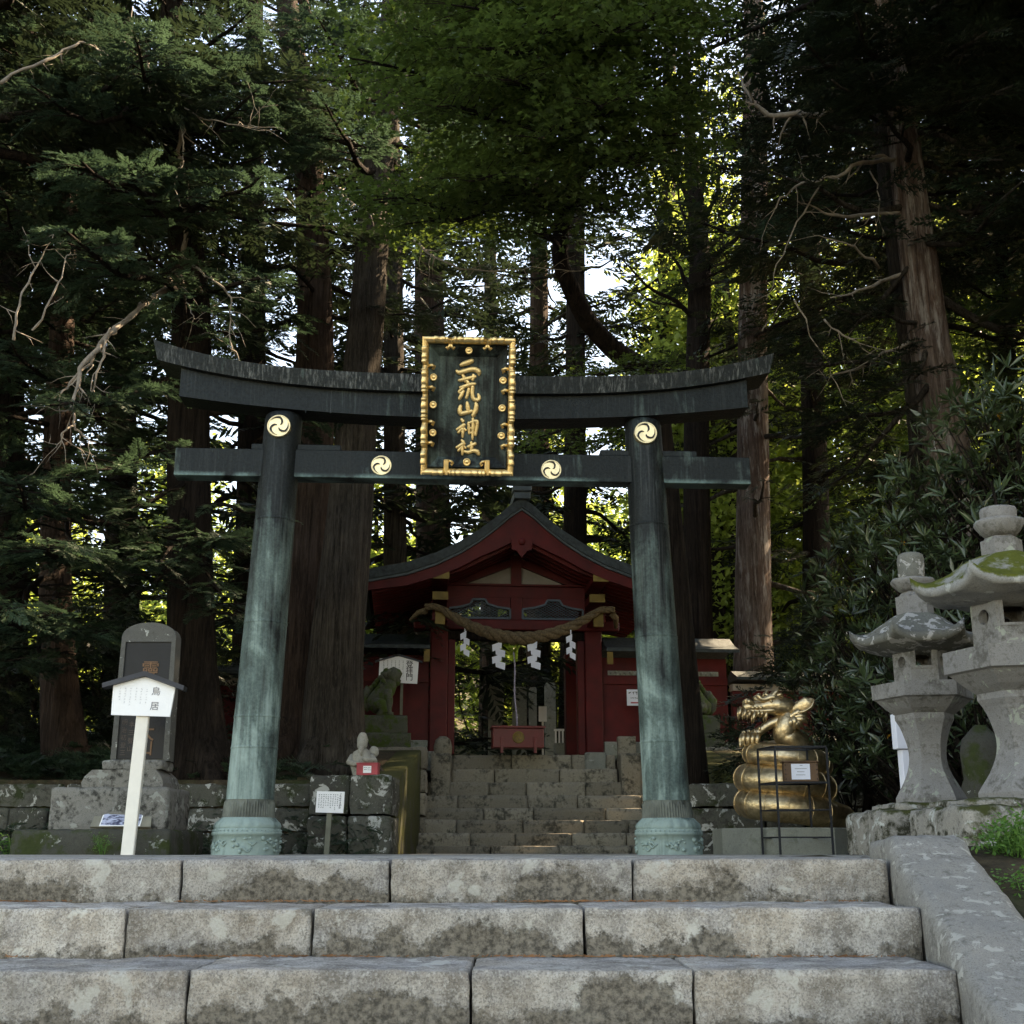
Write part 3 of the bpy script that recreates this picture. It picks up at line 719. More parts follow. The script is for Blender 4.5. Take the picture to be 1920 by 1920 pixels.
ST = [
 [(602, 545, 24), (640, 528, 44), (700, 505, 46), (732, 492, 40)],
 [(560, 605, 26), (590, 625, 44), (650, 608, 42), (720, 588, 42), (775, 590, 46), (805, 615, 46), (808, 648, 20)],
 [(628, 650, 22), (648, 685, 34), (660, 722, 26)], [(742, 645, 22), (752, 668, 34), (738, 705, 24)],
 [(588, 712, 26), (640, 700, 34), (710, 680, 32), (770, 665, 26)],
 [(672, 705, 20), (690, 735, 32), (700, 760, 26)],
 [(600, 790, 24), (650, 775, 34), (720, 752, 34), (768, 745, 26)],
 [(655, 770, 28), (625, 805, 34), (592, 835, 26), (610, 850, 24)],
 [(640, 825, 26), (618, 870, 36), (594, 915, 26)],
 [(700, 800, 28), (690, 850, 32), (672, 905, 24)],
 [(742, 775, 30), (738, 840, 34), (750, 905, 38), (792, 922, 40), (815, 900, 34), (802, 855, 20)],
 [(682, 950, 28), (690, 1000, 40), (696, 1050, 34)],
 [(612, 988, 30), (602, 1040, 42), (618, 1072, 44), (680, 1060, 36), (738, 1045, 30)],
 [(778, 955, 26), (785, 990, 42), (775, 1045, 44), (748, 1098, 34)],
 [(622, 1135, 22), (642, 1160, 32)],
 [(572, 1252, 22), (610, 1228, 32), (655, 1195, 30), (640, 1225, 26), (590, 1285, 24)],
 [(636, 1235, 26), (640, 1290, 30), (638, 1335, 18)], [(655, 1235, 18), (672, 1258, 24)],
 [(702, 1170, 22), (706, 1235, 27), (712, 1295, 22)],
 [(705, 1178, 22), (750, 1160, 28), (795, 1158, 32), (795, 1220, 30), (780, 1310, 22)],
 [(710, 1236, 16), (750, 1228, 21), (790, 1222, 16)], [(712, 1288, 16), (750, 1280, 21), (785, 1276, 16)],
 [(748, 1125, 22), (752, 1220, 32), (748, 1355, 22)],
 [(628, 1365, 22), (648, 1388, 32)],
 [(572, 1448, 22), (615, 1425, 32), (655, 1398, 30), (640, 1428, 26), (592, 1485, 22)],
 [(634, 1435, 26), (638, 1485, 30), (638, 1530, 16)], [(658, 1432, 16), (672, 1452, 22)],
 [(695, 1440, 22), (735, 1422, 30), (782, 1400, 28)],
 [(735, 1385, 22), (738, 1440, 32), (735, 1495, 26)],
 [(662, 1490, 24), (705, 1500, 34), (755, 1482, 34), (800, 1490, 42), (820, 1522, 28)]]
mb = MB()
for i, sk in enumerate(ST):   # brush strokes, raised
    pts = [Vector((cu(x), .062, cv(y))) for x, y, w_ in sk]; ws = [w_*K*.66 for x, y, w_ in sk]
    P2 = []; W2 = []
    for j in range(len(pts)-1):
        for q in range(5):
            t = q/5
            a_ = pts[max(j-1, 0)]; b0 = pts[j]; c0 = pts[j+1]; d0 = pts[min(j+2, len(pts)-1)]
            p = .5*((2*b0)+(c0-a_)*t+(2*a_-5*b0+4*c0-d0)*t*t+(-a_+3*b0-3*c0+d0)*t**3)
            P2.append(p); W2.append(ws[j]+(ws[j+1]-ws[j])*t)
    P2.append(pts[-1]); W2.append(ws[-1])
    d0 = (P2[1]-P2[0]).normalized(); d1 = (P2[-1]-P2[-2]).normalized()
    P2 = [P2[0]-d0*W2[0]*.7, P2[0]-d0*W2[0]*.35]+P2+[P2[-1]+d1*W2[-1]*.35, P2[-1]+d1*W2[-1]*.7]; W2 = [W2[0]*.35, W2[0]*.8]+W2+[W2[-1]*.8, W2[-1]*.35]
    mb.tube(P2, W2, 12, True, True, flat=1.0, flatdir=(0, 1, 0))
# flatten the strokes in depth
mb.v = [(x, .062-(.062-y)*.7, z) for x, y, z in mb.v]
mb.build('characters', M['goldlet'], pl)
# ---------------------------------------------------------------- red shrine gate
GX, GY, GR = .08, 21.3, R(5)
def gate():
    g = empty('shrine_gate', (GX, GY, 0), GR, 'red wooden shrine gate with dark curved gable roof at the top of the stairs', 'gate')
    ZF = 1.63
    for (x0, x1, s) in ((-1.50, -1.20, -1), (1.20, 1.50, 1)):
        mb = MB(); mb.box(x0, x1, -.05, .25, ZF, 3.80, bev=.015); mb.build('post', M['red'], g)
        xj = (-1.195, -1.07) if s < 0 else (1.07, 1.195)
        mb = MB(); mb.box(xj[0], xj[1], .0, .22, ZF, 3.60, bev=.01); mb.build('door_jamb', M['red'], g)
        mb = MB(); mb.box(x0-.03, x1+.03, -.09, .29, ZF-.3, ZF+.04, bev=.02); mb.build('post_base', M['tombs'], g)
        mb = MB(); mb.box(x0, x1, 2.6, 2.9, ZF, 3.8, bev=.015); mb.build('rear_post', M['red'], g)
    mb = MB(); mb.box(-1.80, 1.81, -.09, .28, 3.765, 3.945, bev=.012); mb.build('lintel', M['red'], g)
    mb = MB(); mb.box(-1.48, 1.48, .0, .2, 3.60, 3.75, bev=.01); mb.build('lower_lintel', M['bark_dark'], g)
    # panel with two lattice openings: strips around the holes
    def win(cx, s):
        z0, z1 = 3.985, 4.155
        return [(cx-s*.55, z0), (cx+s*.52, z0), (cx+s*.52, z1), (cx+s*.30, z1+.03), (cx+s*.12, z1+.085), (cx+s*.08, z1+.165), (cx-s*.14, z1+.165), (cx-s*.19, z1+.075), (cx-s*.36, z1+.025), (cx-s*.55, z1)]
    mb = MB()
    mb.box(-1.22, 1.22, .03, .15, 4.355, 4.56); mb.box(-1.22, 1.22, .03, .15, 3.947, 3.978)
    mb.box(-.10, .10, .03, .15, 3.98, 4.353); mb.box(-1.22, -1.17, .03, .15, 3.98, 4.353); mb.box(1.17, 1.22, .03, .15, 3.98, 4.353)
    for cx, s in ((-.63, 1), (.63, -1)):
        w_ = win(cx, s)
        top = sorted(w_[2:], key=lambda p: p[0])
        for (xa, za), (xb, zb) in zip(top[:-1], top[1:]):
            if xb-xa < 1e-3: continue
            mb.prism([(xa, za), (xb, zb), (xb, 4.354), (xa, 4.354)], .035, .15)
    mb.build('panel', M['red'], g)
    for cx, s in ((-.63, 1), (.63, -1)):
        w_ = win(cx, s); mb = MB()
        for i in range(len(w_)):
            a = w_[i]; b_ = w_[(i+1) % len(w_)]
            mb.bar((a[0], .03, a[1]), (b_[0], .03, b_[1]), .035, .05, up=(0, 1, 0))
        f = mb.build('window_frame', M['blue'], g)
        mb = MB(); lo = cx-.53; hi = cx+.5
        def topz(x):
            t = sorted(w_[2:], key=lambda p: p[0])
            for (xa, za), (xb, zb) in zip(t[:-1], t[1:]):
                if xa <= x <= xb: return za+(zb-za)*(x-xa)/max(xb-xa, 1e-6)
            return 3.985
        for k in range(-8, 26):
            for sg in (1, -1):
                x = lo-.4+k*.075; pts = []
                for q in range(30):
                    xx = x+q*.02; zz = 3.985+q*.012 if sg > 0 else 4.32-q*.012
                    if lo < xx < hi and 3.985 <= zz < topz(xx)-.01: pts.append((xx, .06+.004*sg, zz))
                if len(pts) > 1: mb.bar(pts[0], pts[-1], .008, .006, up=(0, 1, 0))
        mb.build('lattice', M['blue'], f)
    mb = MB(); mb.box(-1.62, 1.62, -.02, .2, 4.562, 4.60, bev=.004); mb.box(-.13, .13, .02, .03, 4.37, 4.55); mb.build('tie_beam', M['red'], g)
    # gable wall: plaster triangle with red frame
    mb = MB(); mb.prism([(-1.50, 4.60), (1.50, 4.60), (0, 5.20)], .16, .22); mb.build('gable_plaster', M['plaster'], g)
    mb = MB()
    mb.bar((-1.05, .12, 4.62), (-.06, .12, 5.02), .12, .10, up=(0, 1, 0)); mb.bar((1.05, .12, 4.62), (.06, .12, 5.02), .12, .10, up=(0, 1, 0))
    mb.bar((-1.75, .05, 4.60), (0, .05, 5.27), .12, .16, up=(0, 1, 0)); mb.bar((1.75, .05, 4.60), (0, .05, 5.27), .12, .16, up=(0, 1, 0))
    mb.box(-.09, .09, .03, .155, 4.60, 5.12); mb.build('gable_brace', M['red'], g)
    # roof curve
    def rt(x):   # verge top
        a = abs(x); return 5.90-1.32*(a/2.7)**.82-.03
    pts = [(-2.70, 4.585), (-2.54, 4.60), (-1.95, 4.72), (-1.45, 4.90), (-1.06, 5.10), (-.72, 5.32), (-.42, 5.56), (-.2, 5.76), (0, 5.90)]
    pts = pts+[(-x, z) for x, z in pts[-2::-1]]
    def inner(d): return [(x*(1-.0), z-d) for x, z in pts]
    mb = MB(); up = pts; lo = inner(.17)
    for (a, b_), (c_, d_) in zip(zip(up[:-1], up[1:]), zip(lo[:-1], lo[1:])):
        mb.prism([c_, d_, b_, a], -1.05, 3.6)
    mb.build('roof', M['roof'], g)
    mb = MB(); lo2 = inner(.215); up2 = inner(.172)
    for (a, b_), (c_, d_) in zip(zip(up2[:-1], up2[1:]), zip(lo2[:-1], lo2[1:])): mb.prism([c_, d_, b_, a], -1.02, 3.5)
    mb.build('roof_trim', M['rooftrim'], g)
    rid = MB(); rid.box(-.14, .14, -1.12, 3.66, 5.86, 5.98, bev=.01); rid.box(-.16, .16, -1.16, -.9, 5.98, 6.12, bev=.02); rid.box(-.1, .1, -.9, 3.6, 5.98, 6.16, bev=.02)
    rid.build('roof_ridge', M['rooftrim'], g)
    # bargeboards
    bt = inner(.22)
    bb = [(-2.66, 4.22), (-2.54, 4.25), (-1.95, 4.33), (-1.45, 4.49), (-1.06, 4.66), (-.72, 4.85), (-.42, 4.99), (-.2, 5.10), (0, 5.20)]
    bb = bb+[(-x, z) for x, z in bb[-2::-1]]
    for half in (slice(0, 9), slice(8, 17)):
        mb = MB(); T = bt[half]; B = bb[half]
        for (a, b_), (c_, d_) in zip(zip(T[:-1], T[1:]), zip(B[:-1], B[1:])): mb.prism([c_, d_, b_, a], -.98, -.90)
        mb.build('bargeboard', M['red'], g)
    # hanging gable pendant
    mb = MB(); mb.prism([(-.19, 5.20), (-.17, 4.98), (-.09, 4.96), (0, 4.84), (.09, 4.96), (.17, 4.98), (.19, 5.20), (0, 5.26)], -1.03, -.985)
    pn = mb.build('gable_pendant', M['red'], g)
    mb = MB(); mb.M = Matrix.Translation((0, -1.035, 5.12)) @ Matrix.Rotation(pi/2, 4, 'X'); mb.lathe([(.07, -.01), (.07, .0), (.03, .012)], 6)
    mb.M = Matrix.Identity(4); mb.build('boss', M['red'], pn)
    # rafters under the eaves
    mb = MB()
    for y in np.arange(-.82, 3.4, .24):
        for s in (-1, 1):
            xs_ = [(0.05, 5.15), (1.0, 4.66), (1.7, 4.42), (2.52, 4.22)]
            for (xa, za), (xb, zb) in zip(xs_[:-1], xs_[1:]): mb.bar((s*xa, y, za+.02), (s*xb, y, zb+.02), .07, .07)
    tag(mb.build('rafter', M['red'], g))
    mb = MB()
    for s in (-1, 1):
        for (xa, za), (xb, zb) in zip([(0, 5.36), (1.0, 4.86), (1.7, 4.60), (2.6, 4.40)][:-1], [(0, 5.36), (1.0, 4.86), (1.7, 4.60), (2.6, 4.40)][1:]):
            mb.prism([(s*xa, za-.04), (s*xb, zb-.04), (s*xb, zb), (s*xa, za)][::s], -.88, 3.4)
    mb.build('eaves_boarding', M['bark_dark'], g)
    # purlins with brass end caps
    for x, z in ((-1.36, 4.47), (1.36, 4.47), (-1.36, 4.20), (1.36, 4.20)):
        mb = MB(); mb.box(x-.13, x+.13, -.95 if z > 4.3 else -.5, .2, z, z+.13, bev=.01); p = mb.build('purlin', M['red'], g)
        mb = MB(); mb.box(x-.135, x+.135, -.97 if z > 4.3 else -.52, (-.93 if z > 4.3 else -.48), z-.005, z+.135); mb.build('end_cap', M['brass'], p)
    for x in (-1.36, 1.36):
        mb = MB(); mb.box(x-.13, x+.13, -.55, .0, 3.83, 4.04, bev=.01); p = mb.build('bracket_arm', M['red'], g)
        mb = MB(); mb.box(x-.085, x+.085, -.60, -.54, 3.75, 3.99, bev=.006); mb.build('end_cap', M['brass'], p)
    # side wings with small roofs
    for (x0, x1, s) in ((-2.85, -1.52, -1), (1.52, 3.75, 1)):
        mb = MB(); mb.box(x0, x1, .12, .22, 1.85, 3.33); mb.box(x0, x1, .07, .11, 2.86, 2.98); mb.box(x0, x1, .07, .11, 1.86, 1.98); wgo = mb.build('side_wall', M['red'], g)
        mb = MB()
        for q in range(1, 3): xx = x0+(x1-x0)*q/3; mb.box(xx-.05, xx+.05, .05, .115, 1.85, 3.3)
        mb.build('batten', M['red'], wgo)
        mb = MB(); mb.box(x0, x1, .02, .32, 1.55, 1.86, bev=.01); mb.build('wall_footing', M['tombs'], g)
        mb = MB()
        mb.prism([(0, 3.30), (1, 3.30), (1, 3.36), (0, 3.36)], 0, 0.001) if False else None
        ya, yb = -.45, .75
        vs = []
        for x in (x0-(.1 if s < 0 else 0), x1+(.1 if s > 0 else 0)):
            vs += [(x, ya, 3.36), (x, ya, 3.42), (x, -.15, 3.52), (x, .16, 3.70), (x, .5, 3.52), (x, yb, 3.42), (x, yb, 3.36), (x, .16, 3.50)]
        mb.add(vs, [[i, (i+1) % 8, 8+(i+1) % 8, 8+i] for i in range(8)]+[list(range(7, -1, -1)), list(range(8, 16))])
        mb.build('wing_roof', M['roof'], g)
        mb = MB(); xx = x1-.05 if s < 0 else x0+.06
        mb.box(xx-.05, xx+.05, -.42, -.36, 3.14, 3.35); mb.build('end_cap', M['brass'], g)
    mb = MB(); mb.box(1.62, 3.6, .105, .118, 3.02, 3.10)
    for k in range(22): mb.ball((1.68+k*.085, .10, 3.06+.015*sin(k*2.1)), .03, 7, 5)
    mb.build('carved_frieze', M['tombs'], g)
    return g
gate()
# lower precinct walls left and right of the gate
for (x0, x1, lab, xs) in ((-5.9, -2.98, 'long red wall with pale top band left of the gate behind the cedar trunks', 0), (3.85, 7.2, 'long red wall with pale top band right of the gate behind the golden dragon', 0)):
    w_ = empty('precinct_wall', (GX, GY, 0), GR, lab, 'wall')
    mb = MB(); mb.box(x0, x1, .14, .30, 1.85, 2.77); mb.build('red_panel', M['red'], w_)
    mb = MB(); mb.box(x0, x1, .10, .34, 2.775, 2.89); mb.build('plaster_band', M['plaster'], w_)
    mb = MB(); mb.box(x0, x1, .06, .38, 1.55, 1.86, bev=.01); mb.build('wall_footing', M['tombs'], w_)
    mb = MB(); n = 1; vs = []
    for x in (x0, x1): vs += [(x, -.2, 2.93), (x, -.2, 2.98), (x, .2, 3.13), (x, .62, 2.98), (x, .62, 2.93)]
    mb.add(vs, [[i, (i+1) % 5, 5+(i+1) % 5, 5+i] for i in range(5)]+[[4, 3, 2, 1, 0], [5, 6, 7, 8, 9]]); mb.build('wall_roof', M['roof'], w_)
# rope, paper streamers
GM = Matrix.Translation((GX, GY, 0)) @ Matrix.Rotation(GR, 4, 'Z')
def gpt(x, y, z): return GM @ Vector((x, y, z))
rp = empty('sacred_rope', (GX, GY, 0), GR, 'thick twisted straw rope sagging across the gate opening', 'rope')
pts = []; rad = []
for i in range(91):
    t = i/90; x = -1.62+3.25*t; u = (x+.0)/1.36
    if abs(u) < 1: z = 3.52+.50*abs(u)**1.9
    else: z = 4.02-.05*(abs(u)-1)*4+.05*sin((abs(u)-1)*9)
    pts.append(Vector((x, -.66, z))); rad.append(.055+.05*max(0, 1-u*u))
mb = MB()
for s in range(3):
    P2 = []; 
    for i, p in enumerate(pts):
        a = i*.42+s*2*pi/3; d = (pts[min(i+1, 90)]-pts[max(i-1, 0)]).normalized(); n_ = Vector((0, 1, 0)); b_ = d.cross(n_)
        P2.append(p+(n_*cos(a)+b_*sin(a))*rad[i]*.52)
    mb.tube(P2, [r_*.62 for r_ in rad], 9)
mb.tube([Vector((1.60, -.6, 3.98)), Vector((1.68, -.5, 3.92)), Vector((1.70, -.35, 3.78))], [.06, .055, .03], 8)
mb.tube([Vector((-1.60, -.6, 3.98)), Vector((-1.72, -.5, 3.97)), Vector((-1.86, -.35, 3.86))], [.06, .05, .03], 8)
mb.build('rope_strands', M['rope'], rp)
for i, (px, y0, lab) in enumerate(((872, 1180, 'zigzag paper streamer on the rope beside the left jamb'), (935, 1200, 'zigzag paper streamer hanging left of the rope middle'), (1001, 1200, 'zigzag paper streamer hanging right of the rope middle'), (1070, 1186, 'zigzag paper streamer on the rope beside the right jamb'))):
    q = P(px, y0, 20.65); lx = (px-964)*.0089
    big = 1.0 if i in (1, 2) else .92; wd = .085*(1 if i in (1, 2) else .62)
    mb = MB(); z = 0; x = 0
    for k in range(4):
        s_ = 1 if k % 2 else -1
        hh = .115*big; xo = s_*.028
        mb.add([(xo-wd, -.006*k, z-.01), (xo+wd, -.006*k, z-.065), (xo+wd*.9, -.006*k-.004, z-.065-hh), (xo-wd*.9, -.006*k-.004, z-.01-hh),
                (xo-wd, -.006*k+.003, z-.01), (xo+wd, -.006*k+.003, z-.065), (xo+wd*.9, -.006*k-.001, z-.065-hh), (xo-wd*.9, -.006*k-.001, z-.01-hh)][::1] if s_ > 0 else
               [(xo-wd, -.006*k, z-.065), (xo+wd, -.006*k, z-.01), (xo+wd*.9, -.006*k-.004, z-.01-hh), (xo-wd*.9, -.006*k-.004, z-.065-hh),
                (xo-wd, -.006*k+.003, z-.065), (xo+wd, -.006*k+.003, z-.01), (xo+wd*.9, -.006*k-.001, z-.01-hh), (xo-wd*.9, -.006*k-.001, z-.065-hh)],
               [(3, 2, 1, 0), (4, 5, 6, 7), (0, 1, 5, 4), (1, 2, 6, 5), (2, 3, 7, 6), (3, 0, 4, 7)])
        z -= .105*big
    mb.bar((0, 0, -.02), (0, 0, .06), .02)
    o = mb.build('paper_streamer', M['paper']); o.location = q+Vector((0, -.03, -.02)); o.rotation_euler = (R(3), 0, R(random.uniform(-8, 8)))
    tag(o, lab, 'paper streamer')
# bell cord
a = P(963, 1222, 21.2); b_ = P(969, 1372, 21.2)
mb = MB(); mb.tube([a+(b_-a)*t+Vector((.01*sin(t*9), 0, 0)) for t in np.linspace(0, 1, 30)], [.014+.004*sin(i*1.9) for i in range(30)], 7)
tag(mb.build('bell_cord', M['cord'], org=tuple(a)), 'pale braided cord hanging in the gate opening over the red box', 'cord')
# offering box
q = P(970, 1408, 20.95); ob = empty('offering_box', (q.x, 20.95, 1.63), R(5), 'red offering box with round gold crest in the gate opening', 'offering box')
mb = MB(); mb.box(-.43, .43, -.2, .2, .07, .39, bev=.008); mb.build('body', M['redbox'], ob)
mb = MB(); mb.box(-.455, .455, -.24, .24, .392, .43, bev=.006); mb.build('rim', M['redbox'], ob)
for x in (-.28, .28):
    mb = MB(); mb.box(x-.025, x+.025, -.235, -.202, -.02, .24, bev=.004); mb.build('leg', M['redbox'], ob)
mb = MB(); n = 32; mb.M = Matrix.Translation((0, -.205, .24)) @ Matrix.Rotation(pi/2, 4, 'X')
mb.lathe([(.10, -.01), (.10, .008), (.092, .016), (.085, .012), (.001, .014)], 32); mb.M = Matrix.Identity(4)
d = mb.build('gold_crest', M['brass'], ob)
mb = MB(); [crescent(mb, 0, .24, .09, -.224, .4+k*2*pi/3) for k in range(3)]; mb.build('crest_commas', M['boxwood'], d)
# beyond the gate: steles, lit notice, little fence
def stele(name, px0, px1, ytop, D, lab, cat, mat=None, depth=.35, rnd=True):
    a = P(px0, 1400, D); b_ = P(px1, 1400, D); zt = ZY(ytop, D); w2 = (b_.x-a.x)/2; cx = (a.x+b_.x)/2
    poly = [(-w2, 0), (w2, 0), (w2*.98, zt-1.5-.05), (w2*.7, zt-1.5), (-w2*.7, zt-1.5-.01), (-w2*.98, zt-1.5-.06)]
    mb = MB(); mb.cur = random.random(); mb.prism(poly, 0, depth)
    o = mb.build(name, mat or M['tombs']); o.location = (cx, D, 1.5); tag(o, lab, cat, 'stone steles behind the gate')
stele('stone_stele', 915, 944, 1281, 25.0, 'dark stone stele left of the bell cord inside the gate', 'stele')
stele('stone_stele', 960, 988, 1287, 26.0, 'stone stele just right of the bell cord inside the gate', 'stele')
stele('stone_stele', 992, 1007, 1288, 26.6, 'narrow stone stele next to the lit notice inside the gate', 'stele')
stele('stone_stele', 1022, 1043, 1279, 27.0, 'tall pale stone stele behind the lit notice inside the gate', 'stele')
q = P(1018, 1400, 24.5); nb = empty('notice_board', (q.x, 24.5, 1.55), 0, 'small sunlit white notice on a thin post seen through the gate', 'sign')
mb = MB(); mb.box(-.08, .08, 0, .02, .96, 1.26, bev=.003); mb.build('board', M['white'], nb)
mb = MB(); mb.box(-.02, .02, .02, .05, 0, 1.0); mb.build('post', M['postwood'], nb)
q = P(1055, 1400, 24.8); lf = empty('stone_fence', (q.x, 24.8, 1.5), 0, 'little pale picket fence on a stone block seen through the gate', 'fence')
mb = MB(); roughstone(mb, -.17, .17, 0, .3, 0, .62, .05, .01); mb.build('block', M['tombs'], lf)
mb = MB()
for k in range(5): mb.box(-.15+k*.07, -.115+k*.07, .05, .09, .60, .86)
mb.box(-.17, .17, .04, .10, .862, .90); mb.build('pickets', M['white'], lf)
# ---------------------------------------------------------------- carved monument, left
D = 12.4
q0 = P(265, 1600, D)
mon = empty('stone_monument', (q0.x, D, 0), 0, 'tall round topped stone slab with black panel and gilt characters on stepped base', 'monument')
def rx(px, D=D, y=1500): return P(px, y, D).x-q0.x
mb = MB(); roughstone(mb, rx(68), rx(352), -.55, .75, -.03, ZY(1556, D-.5), .045, .014, .5, .03, 3); mb.build('base', M['mondark'], mon)
mb = MB(); roughstone(mb, rx(113), rx(330), -.28, .55, ZY(1556, D-.5)-.01, ZY(1476, D-.25), .04, .01, .6, .025, 5); mb.build('plinth', M['monbase'], mon)
mb = MB(); zz = ZY(1476, D-.25); z2 = ZY(1443, D-.15)
pr = [(rx(163), zz), (rx(312), zz), (rx(313), zz+.05), (rx(308), zz+.11), (rx(296), z2), (rx(180), z2), (rx(166), zz+.11), (rx(161), zz+.05)]
mb.cur = .5; mb.prism(pr, -.18, .42); mb.build('lotus_block', M['monbase'], mon, jit=.008, jsc=9)
z3 = ZY(1425, D-.1)
mb = MB(); roughstone(mb, rx(192), rx(305), -.13, .33, z2, z3, .03, .01, .7, .02, 9); mb.build('socket_stone', M['monbase'], mon)
zt = ZY(1167, D); zs = zt-.17; wl, wr = rx(200), rx(310)
poly = [(wl, z3), (wr, z3), (wr-.012, zs)]+[((wl+wr)/2+cos(a)*(wr-wl-.024)/2, zs+abs(sin(a))**.8*(zt-zs)) for a in np.linspace(.12, pi-.12, 14)]+[(wl+.012, zs)]
cxm = (wl+wr)/2; pw0, pw1 = wl+.055, wr-.055; pz0, pz1 = z3+.02, zs-.03
mb = MB(); mb.cur = .4
# slab: core plus raised rim round the recessed panel
mb.prism(poly, .035, .20)
mb.prism([(wl, z3), (pw0, z3), (pw0, pz1), (wl+.012, pz1)], .0, .035)
mb.prism([(pw1, z3), (wr, z3), (wr-.012, pz1), (pw1, pz1)], .0, .035)
topc = [p for p in poly[2:]]
mb.prism([(wl+.0125, pz1+.0005), (wr-.0125, pz1+.0005)]+topc, .0005, .035)
mb.build('slab', M['slab'], mon)
mb = MB(); mb.box(pw0, pw1, .022, .034, pz0, pz1); pn = mb.build('panel', M['slate'], mon)
ch = [('靈', 1262), ('峯', 1300), ('男', 1338), ('體', 1357), ('大', 1376), ('山', 1403)]
for c_, y_ in (('靈', 1255), ('峯', 1300), ('大', 1372), ('山', 1399)): mb = MB(); text(mb, c_, cxm+.035, ZY(y_, D), .19, .020, .006, .004); mb.build('gilt_character', M['bronzelet'], pn)
mb = MB()
for i, c_ in enumerate('明治初登三'): text(mb, c_, pw0+.055, z3+.36-.075*i+.02, .06, .020, .003)
for i, c_ in enumerate('本三登山'): text(mb, c_, pw0+.125, z3+.34-.08*i+.02, .06, .020, .003)
mb.build('small_characters', plain('faint_lettering', (.08, .06, .05), .5), pn)
# photo print on a board leaning on the plinth
ph = empty('photo_board', P(225, 1550, D-.34), 0, 'blue grey landscape photo print pinned to a slanting board on the monument base', 'photo'); ph.rotation_euler = (R(-32), 0, 0)
s_ = .0052*D/12.4
mb = MB(); mb.prism([(-.29, 0), (.29, 0), (.26, .27), (-.25, .27)], 0, .02); mb.build('board', M['board'], ph)
mb = MB(); mb.prism([(-.20, .003), (.19, .003), (.20, .29), (-.18, .29)], -.006, -.001); pr_ = mb.build('print', M['white'], ph)
def photo_mat():
    b = NB('ridge_photo'); c = b.coord(); z = b.n('SeparateXYZ', Vector=c).outputs[2]
    n = b.noise(b.n('Mapping', Vector=c, Scale=(6, 1, 16)).outputs[0], 1.6, 6, .6, 1.2)
    col = b.mix(b.ramp(n, .42, .55), (.03, .035, .08), (.42, .46, .60)); return b.fin(col, .45)
mb = MB(); mb.prism([(-.188, .012), (.18, .012), (.188, .282), (-.17, .282)], -.0075, -.0065); mb.build('picture', photo_mat(), pr_)
# ---------------------------------------------------------------- signs
def sx(name, px, D, **k): pass
D = 11.6; b0 = P(237, 1606, D); t0 = P(259, 1345, D)
sg = empty('information_sign', (b0.x+.01, D, 0), R(2), 'white house shaped sign board on a leaning white post in front of the monument', 'sign'); sg.rotation_euler = (R(-1), R(1.6), R(2))
k = (P(300, 1345, D)-P(200, 1345, D)).length/100
z1 = ZY(1343, D); zl = ZY(1287, D); zp = ZY(1270, D)
mb = MB(); mb.box(-.058, .058, -.03, .03, -.02, z1+.2, bev=.006); mb.build('post', M['postwood'], sg)
cx = -.005; hw = 58*k
mb = MB(); mb.prism([(cx-hw*.96, z1), (cx+hw*.92, z1), (cx+hw, zl), (cx, zp), (cx-hw, zl)], -.06, -.032); bd = mb.build('board', M['white'], sg)
mb = MB()
for s_ in (-1, 1):
    mb.prism([(cx, zp+.003), (cx+s_*hw*1.30, zl-.035), (cx+s_*hw*1.32, zl+.008), (cx, zp+.05)][::s_], -.11, .03)
mb.build('roof', M['signroof'], sg)
mb = MB(); text(mb, '鳥', cx+.115, zl-.045, .085, -.0625, .002); text(mb, '居', cx+.115, zl-.185, .085, -.0625, .002); mb.build('characters', M['grey_ink'], bd)
mb = MB(); marks(mb, cx-.22, cx+.03, z1+.09, zl-.03, -.0615, 6, .02, 4); mb.build('small_writing', plain('washed_ink', (.6, .6, .62), .7), bd)
D = 13.3; q = P(612, 1606, D); sg = empty('information_sign', (q.x, D, 0), 0, 'small white notice densely written in black columns on a thin grey post', 'sign')
sg.rotation_euler = (R(-2), R(1.5), R(-4))
k = 1/FPX*D*_c*1.02; zb, zt_ = ZY(1524, D), ZY(1484, D); cx = P(622, 1500, D).x-q.x-.03; hw = 26*k
mb = MB(); mb.box(-.03, .025, 0, .03, -.02, zb+.1, bev=.004); mb.build('post', M['greypost'], sg)
mb = MB(); mb.prism([(cx-hw, zb), (cx+hw, zb), (cx+hw, zt_), (cx-hw, zt_)], -.025, -.002); bd = mb.build('board', M['white'], sg)
mb = MB(); marks(mb, cx-hw*.8, cx+hw*.55, zb+.03, zt_-.035, -.027, 9, .017, 7)
for i in range(8): marks(mb, cx+hw*.72, cx+hw*.73, zt_-.04-.02*i, zt_-.03-.02*i, -.027, 1, .026, i+30)
mb.build('writing', M['black'], bd)
# mountain gate name board, behind the left guardian
D = 20.4; q = P(748, 1240, D); k = 1/FPX*(D*_c+3*_s)
sg = empty('name_board', (q.x, D, 1.6), R(5), 'white peaked name board with three bold black characters behind the left guardian', 'sign')
z = lambda y: ZY(y, D)-1.6
mb = MB(); mb.prism([(-37*k, z(1279)), (35*k, z(1282)), (37*k, z(1241)), (0, z(1231)), (-36*k, z(1236))], -.03, 0); bd = mb.build('board', M['white'], sg)
mb = MB()
for s_ in (-1, 1): mb.prism([(0, z(1230)), (s_*44*k, z(1243)), (s_*44*k, z(1240)), (0, z(1227))][::s_], -.06, .02)
mb.build('roof', M['signroof'], sg)
mb = MB()
for i, c_ in enumerate('登拝門'): text(mb, c_, 20*k, z(1245+12.5*i), .125, -.033, .002, .003)
mb.build('characters', M['black'], bd)
mb = MB(); marks(mb, -28*k, 8*k, z(1272), z(1240), -.032, 6, .022, 12); mb.build('small_writing', M['black'], bd)
